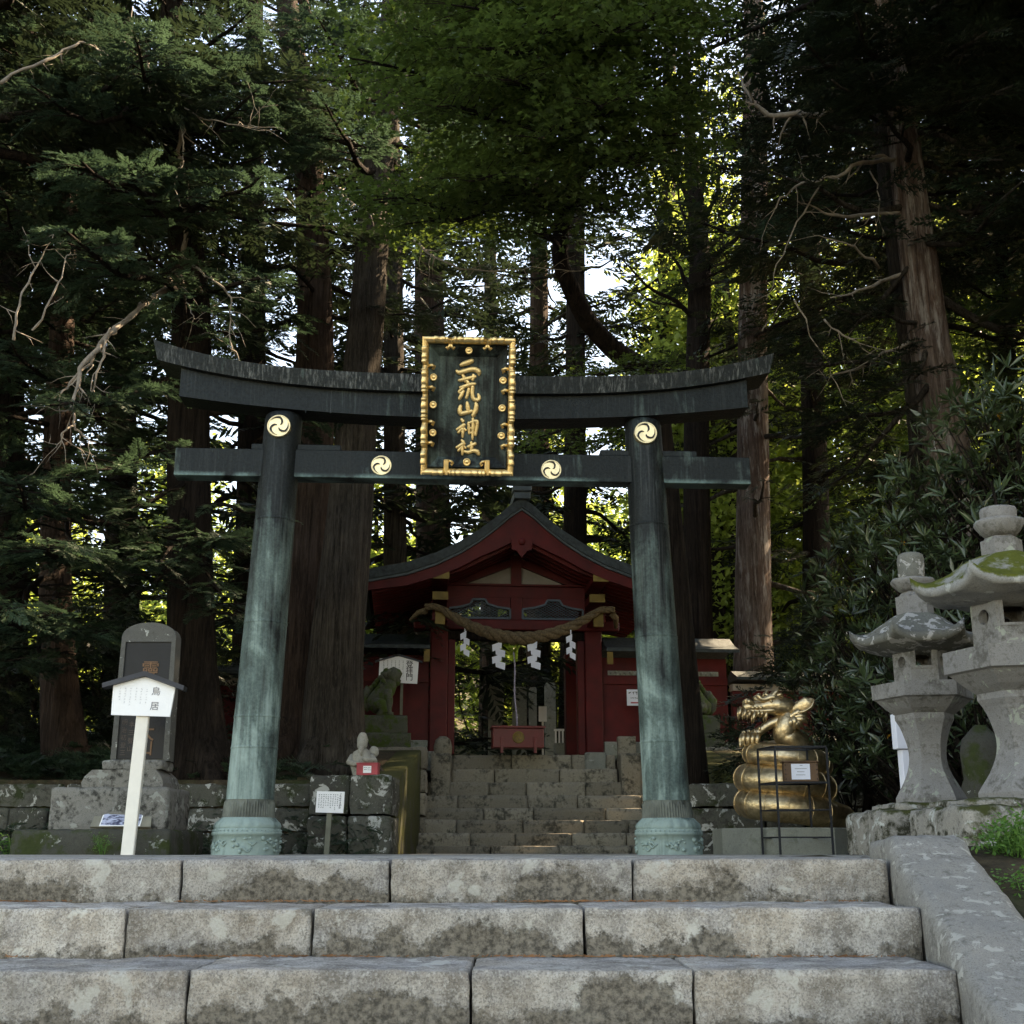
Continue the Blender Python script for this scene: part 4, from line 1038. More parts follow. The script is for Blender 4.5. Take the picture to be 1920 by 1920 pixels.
mb = MB(); mb.box(4*k, 9*k, 0.0, .05, .02, z(1260)); mb.build('post', M['greypost'], sg)
D = 20.9; q = P(1193, 1306, D); k = 1/FPX*(D*_c+3*_s)
sg = empty('wall_notice', (q.x, D+.15, ZY(1321, D)), R(5), 'small white notice with a red underline on the red wall beside the right pillar', 'sign')
mb = MB(); mb.box(-16*k, 16*k, 0, .02, 0, 30*k, bev=.002); bd = mb.build('board', M['paper'], sg)
mb = MB(); marks(mb, -11*k, 9*k, 21*k, 24*k, -.003, 4, .055, 3); marks(mb, -9*k, 9*k, 12*k, 14*k, -.003, 7, .03, 5); mb.build('writing', M['black'], bd)
mb = MB(); mb.box(-9*k, 10*k, -.004, -.001, 4*k, 6.5*k); mb.build('red_underline', M['redbright'], bd)
# ---------------------------------------------------------------- small pale deity figure and red box on the wall
D = 15.0; q = P(678, 1445, D); ds = empty('stone_figure', (q.x, D, .84), 0, 'small pale stone deity figure standing on the mossy wall beside the cedar', 'statue')
H = ZY(1373, D)-.84; s = H/1.0
mb = MB(); mb.cur = .5
mb.lathe([(.20*s, 0), (.21*s, .05*s), (.19*s, .10*s), (.20*s, .18*s), (.235*s, .30*s), (.25*s, .42*s), (.22*s, .52*s), (.18*s, .60*s), (.10*s, .65*s), (.08*s, .68*s)], 24, fn=lambda t, z: 1+.05*sin(t*5+z*20)-.18*abs(sin(t)))
mb.ball((0, -.02, .76*s), .125*s, 16, 10, (.92, .95, 1.1)); mb.ball((0, -.13*s, .74*s), .026*s, 8, 6); mb.ball((0, .01, .84*s), .115*s, 16, 10, (1, 1, 1.35))
mb.ball((-.045*s, -.115*s, .775*s), .015*s); mb.ball((.045*s, -.115*s, .775*s), .015*s)
mb.tube([(-.20*s, 0, .52*s), (-.25*s, -.10*s, .38*s), (-.12*s, -.22*s, .34*s), (0, -.24*s, .37*s)], [.06*s, .07*s, .055*s, .04*s], 10)
mb.tube([(.20*s, 0, .52*s), (.27*s, -.08*s, .40*s), (.16*s, -.22*s, .42*s), (.05*s, -.24*s, .44*s)], [.06*s, .07*s, .055*s, .04*s], 10)
mb.tube([(0, -.12*s, .70*s), (-.01, -.17*s, .60*s), (0, -.17*s, .50*s)], [.06*s, .05*s, .01*s], 8)
mb.ball((.24*s, .03, .60*s), .11*s, 12, 8, (1, .8, 1.1)); mb.ball((-.07*s, -.12*s, .03*s), .07*s, 10, 6, (1, 1.2, .5)); mb.ball((.07*s, -.12*s, .03*s), .07*s, 10, 6, (1, 1.2, .5))
mb.build('figure', M['statue'], ds, jit=.01, jsc=16)
q = P(691, 1450, 14.75); rb = empty('donation_box', (q.x, 14.7, .87), R(-3), 'small pinkish red donation box with white paper label on the mossy wall', 'donation box')
mb = MB(); mb.box(-.125, .125, -.08, .08, .02, .15, bev=.004); mb.box(-.13, .13, -.085, .085, .151, .163); mb.build('body', M['redbright'], rb)
for x in (-.07, .07):
    mb = MB(); mb.box(x-.012, x+.012, -.08, .08, -.01, .02); mb.build('leg', M['redbright'], rb)
mb = MB(); mb.box(-.045, .05, -.086, -.0815, .045, .125); lb = mb.build('label', M['white'], rb)
mb = MB(); marks(mb, -.03, .035, .065, .105, -.088, 4, .018, 9); mb.build('writing', M['black'], lb)
# ---------------------------------------------------------------- guardian lion-dogs
def guardian(px, D, face, lab, ym=1345, yt=1252):
    """seated stone lion-dog in profile; face = +1 looks right"""
    zb = ZY(ym, D); q = P(px, ym, D); g = empty('guardian_lion', (q.x, D, 1.62), R(5 if face > 0 else 8), lab, 'lion statue')
    mb = MB(); roughstone(mb, -.50, .42, -.32, .32, -.02, .22, .06, .012, .3); roughstone(mb, -.45, .36, -.28, .28, .22, .50, .06, .012, .5); roughstone(mb, -.38, .30, -.22, .22, .50, zb-1.62, .05, .01, .4)
    mb.build('pedestal', M['komainu'], g)
    h = ZY(yt, D)-zb; z0 = zb-1.62; f = face; k = h/.86
    mb = MB()
    def T(p, r, n=12, **kw): mb.tube([(f*a*k, b_*k, z0+c_*k) for a, b_, c_ in p], [x*k for x in r], n, **kw)
    T([(-.26, 0, .12), (-.20, 0, .20), (-.10, 0, .34), (0, 0, .48), (.05, 0, .60), (.07, 0, .68)], [.10, .18, .17, .165, .15, .11])
    T([(.02, .0, .62), (.08, 0, .70), (.14, 0, .73), (.20, 0, .71), (.25, 0, .69)], [.12, .155, .15, .12, .07])
    T([(.13, 0, .64), (.20, 0, .61), (.25, 0, .60)], [.09, .08, .05])
    for s in (-1, 1):
        T([(.02, s*.10, .46), (.06, s*.12, .28), (.05, s*.12, .14), (.07, s*.12, .05), (.13, s*.12, .03)], [.09, .07, .055, .06, .05])
        T([(-.16, s*.12, .22), (-.06, s*.16, .20), (-.02, s*.17, .10), (-.10, s*.16, .05), (.0, s*.16, .03), (.04, s*.16, .03)], [.12, .11, .08, .06, .055, .04])
        T([(.06, s*.10, .80), (.04, s*.14, .76), (.02, s*.15, .70)], [.03, .04, .02], 8)
        mb.ball((f*.22*k, s*.07*k, z0+.75*k), .022*k, 8, 6)
        for j in range(7): mb.ball((f*(-.02-.03*(j % 3))*k, s*(.09+.01*j)*k, z0+(.42+.05*j)*k), .05*k, 8, 6)
    for j in range(6): mb.ball((f*(.0-.05*j)*k, 0, z0+(.80-.06*j)*k), .055*k, 8, 6)
    T([(-.28, 0, .12), (-.36, 0, .22), (-.37, 0, .36), (-.31, 0, .46), (-.33, 0, .54)], [.05, .08, .09, .07, .02])
    o = mb.build('lion', M['komainu'], g, jit=.012, jsc=14)
guardian(722, 19.9, 1, 'dark mossy stone guardian lion on a pedestal left of the stairs')
guardian(1300, 19.9, -1, 'dark stone guardian lion half hidden behind the right bronze pillar', ym=1352, yt=1262)
# ---------------------------------------------------------------- stone lanterns
def lantern(px_b, y_b, D, cx_of, prof, wk, rot, lab, roofmat, zoff=0):
    """prof: dict of pixel heights; wk: metres per photo pixel of width"""
    zb = ZY(prof['bot'], D); X = P(px_b, y_b, D).x
    L = empty('stone_lantern', (X, D, zb), rot, lab, 'stone lantern')
    Z = lambda y: ZY(y, D)-zb
    hexr = lambda w_: w_*wk/2/cos(R(8))
    def hx(name, pr, mat, parent=L, smooth=False, n=6, fn=None, cap=True):
        mb = MB(); mb.cur = random.random(); mb.lathe(pr, n, rot=0, smooth=smooth, fn=fn, cap=cap); return mb.build(name, mat, parent, jit=.004, jsc=8)
    # shaft
    a = Z(prof['shaft'][0]); pr = []
    wt, ww, wb = prof['sw']
    for i in range(17):
        t = i/16; z = a*t
        if t < .06: w_ = wb
        elif t < .93:
            u = (t-.06)/.87; w_ = wb+(ww-wb)*(sin(min(1, u/.52)*pi/2)**1.15) if u < .52 else ww+(wt*.97-ww)*((u-.52)/.48)**2.0
        else: w_ = wt
        pr.append((hexr(w_), z))
    hx('shaft', pr, M['lantern'])
    z0, z1, z2 = Z(prof['plat'][0]), Z(prof['plat'][1]), Z(prof['plat'][2])
    hx('platform', [(hexr(wt*1.02), z0), (hexr(wt*1.25), z0+(z1-z0)*.3), (hexr(prof['pw']*.93), z1-.01), (hexr(prof['pw']), z1), (hexr(prof['pw']), z2), (hexr(prof['fw']*1.1), z2+.012)], M['lantern'])
    # fire box: six slabs, open windows in alternate faces
    f0 = z2+.012; f1 = Z(prof['fire']); rr = hexr(prof['fw']); mb = MB(); mb.cur = .5
    for k_ in range(6):
        t = k_*pi/3+pi/3-pi/6-pi/6; ang = k_*pi/3+pi/2+pi/6*0
        ap = rr*cos(pi/6); hw = rr*.5
        mb.M = Matrix.Rotation(k_*pi/3, 4, 'Z')
        # face looking to -y
        zc0, zc1 = f0+(f1-f0)*.42, f0+(f1-f0)*.86
        th = .035
        if k_ % 2 == 0:
            wx = hw*.62
            mb.box(-hw, hw, -ap, -ap+th, f0, zc0); mb.box(-hw, hw, -ap, -ap+th, zc1, f1)
            mb.box(-hw, -wx, -ap, -ap+th, zc0, zc1); mb.box(wx, hw, -ap, -ap+th, zc0, zc1)
            for (a_, b_, c_, d_) in ((-wx-.02, wx+.02, zc0-.018, zc0), (-wx-.02, wx+.02, zc1, zc1+.018)): mb.box(a_, b_, -ap-.006, -ap+.001, c_, d_)
            for (a_, b_, c_, d_) in ((-wx-.02, -wx, zc0, zc1), (wx, wx+.02, zc0, zc1)): mb.box(a_, b_, -ap-.006, -ap+.001, c_, d_)
        else:    # round hole
            n = 24; zc = (zc0+zc1)/2-.02; r_ = hw*.42; outer = []
            vs = []; fs = []
            for i in range(n):
                a_ = 2*pi*i/n; dx, dz = cos(a_), sin(a_)
                tt = min(hw/abs(dx) if abs(dx) > 1e-6 else 9, ((f1-zc) if dz > 0 else (zc-f0))/abs(dz) if abs(dz) > 1e-6 else 9)
                vs += [(dx*r_, -ap, zc+dz*r_), (dx*tt, -ap, zc+dz*tt), (dx*r_, -ap+th, zc+dz*r_)]
            for i in range(n):
                j = (i+1) % n; fs += [[i*3, i*3+1, j*3+1, j*3], [i*3, j*3, j*3+2, i*3+2]]
            for (sx_, sz_) in ((-1, 0), (1, 0), (-1, 1), (1, 1)):
                zz_ = f1 if sz_ else f0
            mb.add(vs, fs)
            # corner gaps
            for sx_ in (-1, 1):
                for zz_ in (f0, f1):
                    best = None
                    cand = [v for v in vs if abs(abs(v[0])-hw) < 1e-6 and v[0]*sx_ > 0 or abs(v[2]-zz_) < 1e-6]
                    A = [v for v in vs if abs(v[0]-sx_*hw) < 1e-6]; B = [v for v in vs if abs(v[2]-zz_) < 1e-6 and abs(v[0]-sx_*hw) > 1e-6]
                    if A and B:
                        A = min(A, key=lambda v: abs(v[2]-zz_)); B = min(B, key=lambda v: abs(v[0]-sx_*hw))
                        mb.add([A, (sx_*hw, -ap, zz_), B], [[0, 1, 2]])
    mb.M = Matrix.Identity(4); mb.build('fire_box', M['lantern'], L)
    # roof with upturned corners
    rw = hexr(prof['rw']); ze = Z(prof['eave']); zt_ = Z(prof['rtop']); n = 72; m = 12
    vs = []; fs = []
    def hexrad(t): a_ = (t % (pi/3))-pi/6; return cos(pi/6)/cos(a_)*1.0
    for j in range(m+1):
        u = j/m
        for k_ in range(n):
            t = 2*pi*k_/n; q = hexrad(t)   # .866..1 (1 at corners)
            cr = ((q-.866)/.134)**2
            rad = rw*(.20+.80*u)*q*(1+.05*cr*u**3)
            z = ze+(zt_-ze)*(1-u)**1.0*(1-.35*u*(1-u)*4*.5)+cr*u**4*(zt_-ze)*.38+.02*sin(u*pi)
            z = ze+(zt_-ze)*(.72*(cos(u*pi)+1)/2+.28*(1-u))+cr*u**5*(zt_-ze)*.42
            vs.append((cos(t)*rad, sin(t)*rad, z))
    for j in range(m+1):   # underside
        u = 1-j/m
        for k_ in range(n):
            t = 2*pi*k_/n; q = hexrad(t); cr = ((q-.866)/.134)**2
            rad = rw*(.20+.80*u)*q*(1+.05*cr*u**3)*.995
            z = ze-.055+cr*u**4*(zt_-ze)*.36-(1-u)*.07
            vs.append((cos(t)*rad, sin(t)*rad, min(z, vs[(m-j)*n+k_][2]-.02)))
    for i in range(2*m+1):
        for k_ in range(n): fs.append([i*n+k_, (i+1)*n+k_, (i+1)*n+(k_+1) % n, i*n+(k_+1) % n])
    fs.append(list(range(n))); 
    mb = MB(); mb.cur = .3; mb.add(vs, fs, True); mb.build('roof', roofmat, L, jit=.012, jsc=7)
    # neck, lotus cup, jewel
    za, zc_, zd, zf = Z(prof['neck']), Z(prof['lot0']), Z(prof['lot1']), Z(prof['top'])
    mb = MB(); mb.cur = .5; mb.lathe([(hexr(prof['nw']), zt_-.03), (hexr(prof['nw']), za-.01), (hexr(prof['nw']*.8), za), (hexr(prof['cw']*.8), zc_)], 6, rot=0, smooth=False); mb.build('neck', M['lantern'], L, jit=.003, jsc=9)
    mb = MB(); mb.cur = .6; lw = prof['lw']*wk/2
    mb.lathe([(lw*.62, zc_), (lw*.80, zc_+(zd-zc_)*.35), (lw, zd-(zd-zc_)*.2), (lw*.98, zd), (lw*.62, zd-.01)], 40, fn=lambda t, z: 1+.07*abs(sin(t*3)) if z > zc_+.02 else 1); mb.build('lotus_cup', M['lantern'], L, jit=.004, jsc=10)
    mb = MB(); mb.cur = .7; cw = prof['cw']*wk/2; hh = zf-zd
    mb.lathe([(cw*.9, zd-.02), (cw*.96, zd+hh*.2), (cw*1.0, zd+hh*.7), (cw*.93, zd+hh*.9), (cw*.7, zf-.005), (.001, zf)], 28); mb.build('jewel', M['lanternroof'] if prof.get('dj') else M['lantern'], L, jit=.005, jsc=9)
D1 = 8.8; w1 = D1/FPX*_c*1.015
lantern(1747, 1500, D1, None, dict(bot=1507, shaft=(1163,), sw=(109, 66, 130), plat=(1163, 1310, 1283), pw=186, fw=98, fire=1213, rw=226, eave=1205, rtop=1152, neck=1120, nw=68, lot0=1112, lot1=1088, lw=77, cw=51, top=1037, dj=1), w1, R(-7.5),
        'smaller grey stone lantern with lichen blotched roof left of the mossy one', M['lanternroof']) if False else None
def LP(bot, st_, p0, p1, p2, fire, eave, rtop, neck, l0, l1, top, **k): return dict(bot=bot, shaft=(st_,), plat=(p0, p1, p2), fire=fire, eave=eave, rtop=rtop, neck=neck, lot0=l0, lot1=l1, top=top, **k)
lantern(1747, 1500, D1, None, LP(1508, 1340, 1340, 1312, 1285, 1215, 1200, 1150, 1118, 1110, 1088, 1037, sw=(108, 68, 128), pw=186, fw=98, rw=240, nw=70, lw=80, cw=52, dj=1), w1, R(-7.5),
        'smaller grey stone lantern with lichen blotched roof left of the mossy one', M['lanternroof'])
D2 = 7.6; w2 = D2/FPX*_c*1.015
lantern(1930, 1500, D2, None, LP(1500, 1300, 1300, 1262, 1222, 1120, 1105, 1040, 1012, 1008, 978, 952, sw=(148, 94, 178), pw=258, fw=140, rw=335, nw=78, lw=92, cw=72), w2, R(-11),
        'large stone lantern with bright moss on its roof at the right edge', M['mossroof'])
# plinth stones under the lanterns
zp = ZY(1508, D1)
mb = MB(); x0 = PX(1648, 0, zp, D1-.4); x1 = PX(1800, 0, zp, D1-.4)
roughstone(mb, x0, x1, D1-.42, D1+.5, .0, zp-.05, .04, .02, .3, .04, 2); roughstone(mb, x0+.15, x1-.02, D1-.34, D1+.35, zp-.06, zp, .04, .015, .5, .03, 3)
tag(mb.build('plinth_stone', M['plinth'], org=((x0+x1)/2, D1, 0)), 'mossy plinth stone carrying the smaller lantern', 'plinth')
zp = ZY(1500, D2); x0 = PX(1803, 0, zp, D2-.4)
mb = MB(); roughstone(mb, x0, x0+1.6, D2-.42, D2+.6, -.10, zp-.04, .04, .018, .7, .04, 6); roughstone(mb, x0+.08, x0+1.3, D2-.3, D2+.5, zp-.05, zp, .04, .015, .5, .03, 3)
tag(mb.build('plinth_stone', M['plinth'], org=(x0, D2, 0)), 'long moss topped plinth stone carrying the large lantern', 'plinth')
# white post box thing behind the lanterns
q = P(1690, 1500, 10.4); k = 10.4/FPX*_c
wp = empty('white_signpost', (q.x+.07, 10.4, 0), R(12), 'white post with a small white board partly hidden behind the smaller lantern', 'sign')
mb = MB(); mb.box(-.10, .16, -.05, .03, ZY(1405, 10.4), ZY(1340, 10.4), bev=.004); mb.build('board', M['paper'], wp)
mb = MB(); mb.box(-.05, .12, -.03, .05, .1, ZY(1406, 10.4), bev=.004); mb.build('post', M['paper'], wp)
q = P(1850, 1500, 10.2); mb = MB(); mb.cur = .3
mb.lathe([(.20, 0), (.22, .1), (.17, .3), (.19, .5), (.14, .62), (.05, .72)], 14, fn=lambda t, z: 1+.12*sin(3*t+z*6))
o = mb.build('standing_stone', M['mondark'], jit=.02, jsc=6); o.location = (q.x, 10.2, .30); tag(o, 'dark rough standing stone between the two lanterns', 'stone')
# ---------------------------------------------------------------- golden dragon on its pedestal
DD = 13.3; q = P(1476, 1550, DD); kz = DD/FPX*_c*1.01
mb = MB(); mb.cur = .5; zt_ = ZY(1552, DD-.6)
mb.lathe([(.80, -.03), (.80, zt_-.012), (.788, zt_)], 8, rot=pi/8, smooth=False)
tag(mb.build('round_pedestal', M['pedestal']), 'low grey green eight sided concrete pedestal under the golden dragon', 'pedestal')
bpy.context.scene.objects['round_pedestal'].location = (q.x, DD, 0)
dr = empty('dragon_statue', (q.x, DD, zt_), 0, 'golden coiled dragon statue with open jaws facing left', 'dragon statue')
def smoothpath(pts, rad, m=8):
    P2 = []; W2 = []; pts = [Vector(p) for p in pts]
    for j in range(len(pts)-1):
        for q_ in range(m):
            t = q_/m; a_ = pts[max(j-1, 0)]; b0 = pts[j]; c0 = pts[j+1]; d0 = pts[min(j+2, len(pts)-1)]
            P2.append(.5*((2*b0)+(c0-a_)*t+(2*a_-5*b0+4*c0-d0)*t*t+(-a_+3*b0-3*c0+d0)*t**3)); W2.append(rad[j]+(rad[j+1]-rad[j])*t)
    return P2+[pts[-1]], W2+[rad[-1]]
mb = MB(); pts = []; rad = []
tail = [(.68, .10, .10), (.66, -.12, .10)]
N = 120
for i in range(N+1):
    t = i/N; a = -.35-t*2*pi*2.9; turn = t*2.9
    zc = [.14, .43, .695, .80]
    z = .15+.255*turn if turn < 2.4 else .15+.255*2.4+(turn-2.4)*.25
    Rr = .40-.012*turn if turn < 1.9 else .38-.12*(turn-1.9)
    rr = .160-.004*turn if turn < 1.6 else .155-.045*min(1, (turn-1.6))
    pts.append((cos(a)*Rr, sin(a)*Rr*.95, z)); rad.append(rr)
pts = [(.72, .20, .05), (.70, .02, .09), (.60, -.10, .12)]+pts; rad = [.03, .07, .11]+rad
def scal(t, u): return 1+.012*sin(u*1400)*max(0, sin(t*3))
mb.tube(pts, rad, 22)
body = mb.build('coiled_body', M['dragon'], dr)
mb = MB()   # belly plates & folds across the coils
for i in range(6, N, 3):
    p = Vector(pts[i]); d = (Vector(pts[i+1])-p).normalized(); o_ = Vector((p.x, p.y, 0)).normalized(); up = d.cross(o_); up = up if up.z > 0 else -up
    arc = [p+(o_*cos(a)+up*sin(a))*(rad[i]*1.008) for a in np.linspace(-1.0, 1.2, 12)]
    mb.tube(arc, [.003]+[.006]*10+[.003], 5)
mb.build('scale_ridges', M['dragon'], body)
c5 = lambda x, y, dy=0: Vector(((1300+x/5.05-1476)*kz, dy, ZY(1260+y/5.05, DD)-zt_))
mb = MB()   # neck and head
p_, r_ = smoothpath([c5(1010, 700, .05), c5(965, 640, .0), c5(915, 590, -.02), c5(915, 530, -.04), c5(940, 460, -.03), c5(960, 390, -.02)], [.17, .145, .13, .12, .115, .09])
mb.tube(p_, r_, 18); hd = mb.build('neck', M['dragon'], dr)
mb = MB()
p_, r_ = smoothpath([c5(1020, 395, 0), c5(945, 350, -.02), c5(850, 325, -.03), c5(775, 325, -.03), c5(700, 335, -.03), c5(630, 335, -.03), c5(575, 335, -.03), c5(530, 350, -.03)], [.08, .11, .112, .09, .066, .062, .066, .045])
mb.tube(p_, r_, 18)
for s in (-1, 1):
    p_, r_ = smoothpath([c5(620, 320, s*.05-.03), c5(575, 290, s*.05-.03), c5(550, 285, s*.05-.03), c5(545, 310, s*.06-.03)], [.02, .034, .03, .012]); mb.tube(p_, r_, 9)
    mb.ball(c5(790, 290, s*.085), .036, 12, 8); mb.ball(c5(785, 290, s*.115), .017, 8, 6)
    p_, r_ = smoothpath([c5(880, 300, s*.08), c5(810, 250, s*.09), c5(730, 268, s*.09), c5(690, 262, s*.09), c5(668, 235, s*.09), c5(690, 212, s*.09)], [.028, .038, .03, .03, .028, .008]); mb.tube(p_, r_, 9)
    p_, r_ = smoothpath([c5(530, 375, s*.05), c5(600, 378, s*.065), c5(690, 378, s*.075), c5(790, 372, s*.09), c5(900, 365, s*.10)], [.016, .026, .026, .026, .012]); mb.tube(p_, r_, 9)
    for x in (610, 650, 690): mb.ball(c5(x, 345, s*.062-.02), .022, 8, 6)
mb.build('head', M['dragon'], dr)
for s in (-1, 1):
    mb = MB()
    for (x, y, l) in ((490, 350, 110), (535, 372, 85), (580, 385, 70), (622, 388, 105), (665, 388, 45), (700, 388, 50), (738, 385, 95)):
        mb.tube([c5(x+6, y-10, s*.05-.03), c5(x-8, y+l*.5, s*.055-.03), c5(x-14+random.uniform(-6, 6), y+l, s*.045-.03)], [.022, .017, .001], 7)
    for (x, y, l) in ((625, 600, 60), (670, 560, 45), (520, 590, 35), (570, 580, 35)):
        mb.tube([c5(x, y, s*.04-.03), c5(x-5, y-l*.6, s*.04-.03), c5(x-10, y-l, s*.04-.03)], [.017, .012, .001], 7)
    mb.build('teeth', M['dragon'], dr)
mb = MB()
p_, r_ = smoothpath([c5(950, 470, -.02), c5(860, 470, -.03), c5(770, 500, -.03), c5(690, 550, -.03), c5(625, 595, -.03), c5(560, 612, -.03)], [.09, .062, .05, .045, .052, .055])
mb.tube(p_, r_, 12)
for i, x in enumerate((500, 545, 590, 635)):
    for s in (-1, 1):
        mb.tube([c5(x+15, 590, s*.04-.03), c5(x, 640, s*.065-.03), c5(x-5, 685, s*.055-.03), c5(x-18, 712, s*.03-.03)], [.026, .031, .024, .005], 8)
mb.build('lower_jaw', M['dragon'], dr)
for s in (-1, 1):
    mb = MB()
    p_, r_ = smoothpath([c5(880, 300, s*.07), c5(850, 255, s*.08), c5(815, 232, s*.09), c5(845, 195, s*.09), c5(872, 180, s*.09)], [.036, .034, .032, .026, .012]); mb.tube(p_, r_, 9)
    p_, r_ = smoothpath([c5(830, 290, s*.03), c5(785, 245, s*.04), c5(750, 215, s*.04), c5(770, 185, s*.04)], [.03, .03, .028, .012]); mb.tube(p_, r_, 9)
    p_, r_ = smoothpath([c5(845, 235, s*.09), c5(880, 225, s*.1), c5(905, 250, s*.1)], [.022, .022, .007]); mb.tube(p_, r_, 8)
    mb.build('horn', M['dragon'], dr)
    mb = MB()   # broad leaf shaped ear swept back
    vs = []; ax = [c5(985, 385, s*.10), c5(1060, 345, s*.14), c5(1130, 310, s*.16), c5(1175, 270, s*.17)]
    p_, r_ = smoothpath(ax, [.03, .070, .078, .008]); mb.tube(p_, r_, 14, flat=.30, flatdir=(.1, 1, 0))
    p_, r_ = smoothpath([c5(990, 395, s*.12), c5(1070, 392, s*.17), c5(1150, 345, s*.18), c5(1182, 275, s*.18)], [.014, .018, .016, .004]); mb.tube(p_, r_, 7)
    mb.build('ear', M['dragon'], dr)
mb = MB(); rr = random.Random(5)   # pointed locks fanning back from the cheek
for s in (-1, 1):
    for k, (ex, ey) in enumerate(((1140, 415), (1135, 455), (1120, 500), (1085, 540), (1040, 560), (990, 565), (1100, 380), (940, 560))):
        b0 = c5(960+(k % 3)*15, 430+12*k % 60, s*.09); e_ = c5(ex, ey, s*(.10+.01*(k % 3))); mid = b0.lerp(e_, .55)+Vector((0, s*.03, .02))
        p_, r_ = smoothpath([b0, mid, e_], [.045, .040, .003], 6); mb.tube(p_, r_, 8)
for k in range(6): mb.tube([c5(900+k*22, 330, 0), c5(925+k*24, 285+9*k, 0), c5(968+k*24, 285+14*k, 0)], [.04, .032, .003], 8)
mb.build('mane', M['dragon'], dr)
# iron stand with wooden money box in front of the dragon
D = 12.2; kk = D/FPX*_c; q = P(1500, 1600, D); stn = empty('iron_stand', (q.x, D, 0), 0, 'thin black iron stand of four legs and shelves before the dragon', 'stand')
xa = PX(1441, 0, .5, D)-q.x; xb = PX(1556, 0, .5, D)-q.x; xa2 = xa+.02; zt2 = ZY(1398, D); dy = .38
xs_ = {(0, 0): (PX(1458, 0, .5, D)-q.x, 0), (1, 0): (PX(1556, 0, .5, D)-q.x, 0), (0, 1): (PX(1440, 0, .5, D)-q.x, dy), (1, 1): (PX(1536, 0, .5, D)-q.x, dy)}
for kx in xs_.values():
    mb = MB(); mb.box(kx[0]-.010, kx[0]+.010, kx[1]-.010, kx[1]+.010, 0, zt2-.021); mb.build('leg', M['dark'], stn)
A, B, C_, D_ = xs_[(0, 0)], xs_[(1, 0)], xs_[(1, 1)], xs_[(0, 1)]
for z, w_ in ((zt2-.01, .02), (ZY(1467, D), .018), (ZY(1518, D), .012), (ZY(1570, D), .014)):
    mb = MB()
    for a, b_ in ((A, B), (B, C_), (C_, D_), (D_, A)): mb.bar((a[0], a[1], z), (b_[0], b_[1], z), w_)
    if w_ > .015: mb.bar((A[0]+.0, .06, z+.002), (B[0], .06, z+.002), .06, .006); mb.bar((A[0]-.04, .2, z+.002), (B[0], .2, z+.002), .06, .006)
    mb.build('rail', M['dark'], stn)
zs = ZY(1467, D)+.012; cxb = PX(1507, 0, .8, D)-q.x
bx = empty('money_box', (q.x+cxb, D+.16, zs), R(-6), 'brown wooden money box with white paper label on the iron stand', 'donation box')
mb = MB(); mb.box(-.165, .165, -.09, .09, 0, .185, bev=.004); mb.build('body', M['boxwood'], bx)
mb = MB(); mb.box(-.18, .18, -.105, .105, .186, .20, bev=.003); mb.build('lid', M['boxwood'], bx)
mb = MB(); mb.box(-.095, .085, -.0935, -.091, .02, .17); lb = mb.build('label', M['paper'], bx)
mb = MB()
for i, (a, b_) in enumerate(((-.01, .01), (-.06, .05), (-.04, .03), (-.05, .04))):
    x = a
    while x < b_: mb.box(x, x+.006, -.0945, -.0936, .15-.03*i, .158-.03*i); x += .009
mb.build('writing', M['grey_ink'], lb)
mb = MB()
for x in (-.15, .15):
    for k in range(4): mb.ball((x-.0, -.092, .025+k*.045), .006, 7, 5)
mb.build('studs', M['dark'], bx)
# ---------------------------------------------------------------- foliage templates: (n,4,3) quads + per-quad shade
def kite(o, d, nrm, L, W):
    d = d/np.linalg.norm(d); s = np.cross(nrm, d); s /= np.linalg.norm(s)+1e-9
    return [o, o+d*L*.45+s*W/2, o+d*L, o+d*L*.45-s*W/2]
def t_spray(seed, n=13, sub=3, droop=.15):
    """flat feathery conifer spray, one unit long along +x"""
    r = np.random.default_rng(seed); q = []
    for i in range(n):
        t = (i+.5)/n; o = np.array([t, 0, -droop*t*t])
        for s in (-1, 1):
            L = .42*(1-t)**.8*(.35+.65*min(1, t*4))+.08; L *= r.uniform(.75, 1.15); a = s*(.95-.4*t)+r.normal(0, .08)
            d = np.array([cos(a), sin(a), r.normal(-.05, .12)])
            nr = np.array([r.normal(0, .25), r.normal(0, .25), 1.0])
            if sub == 1: q.append(kite(o, d, nr, L, .085)); continue
            q.append(kite(o, d, nr, L, .045))
            for k in range(1, sub+1):
                oo = o+d*L*(k/(sub+1.)*.9)
                for s2 in (-1, 1):
                    a2 = a+s2*.75; d2 = np.array([cos(a2), sin(a2), r.normal(-.1, .15)])
                    q.append(kite(oo, d2, nr, L*.42*(1-k/(sub+2.)), .034))
    q.append(kite(np.array([.9, 0, -droop*.8]), np.array([1, 0, -.3]), np.array([0, 0, 1.]), .18, .04))
    q = np.array(q); return q
def t_maple(seed, n=20):
    """loose flat layer of five pointed leaves, about one unit across, growing along +x"""
    r = np.random.default_rng(seed); q = []
    for i in range(n):
        x = r.uniform(0, 1.0); y = r.uniform(-.32, .32)*(1.1-abs(x-.5)); o = np.array([x, y, r.normal(0, .05)-.12*x*x])
        yaw = r.uniform(0, 2*pi); nr = np.array([r.normal(0, .38), r.normal(0, .38), 1.0]); nr /= np.linalg.norm(nr)
        S = r.uniform(.07, .11)
        u = np.cross(nr, [cos(yaw), sin(yaw), 0]); u /= np.linalg.norm(u); v = np.cross(nr, u)
        for a, l in ((0, 1), (.75, .9), (-.75, .9), (1.55, .62), (-1.55, .62)):
            q.append(kite(o, u*cos(a)+v*sin(a), nr, S*l, S*.36))
    return np.array(q)
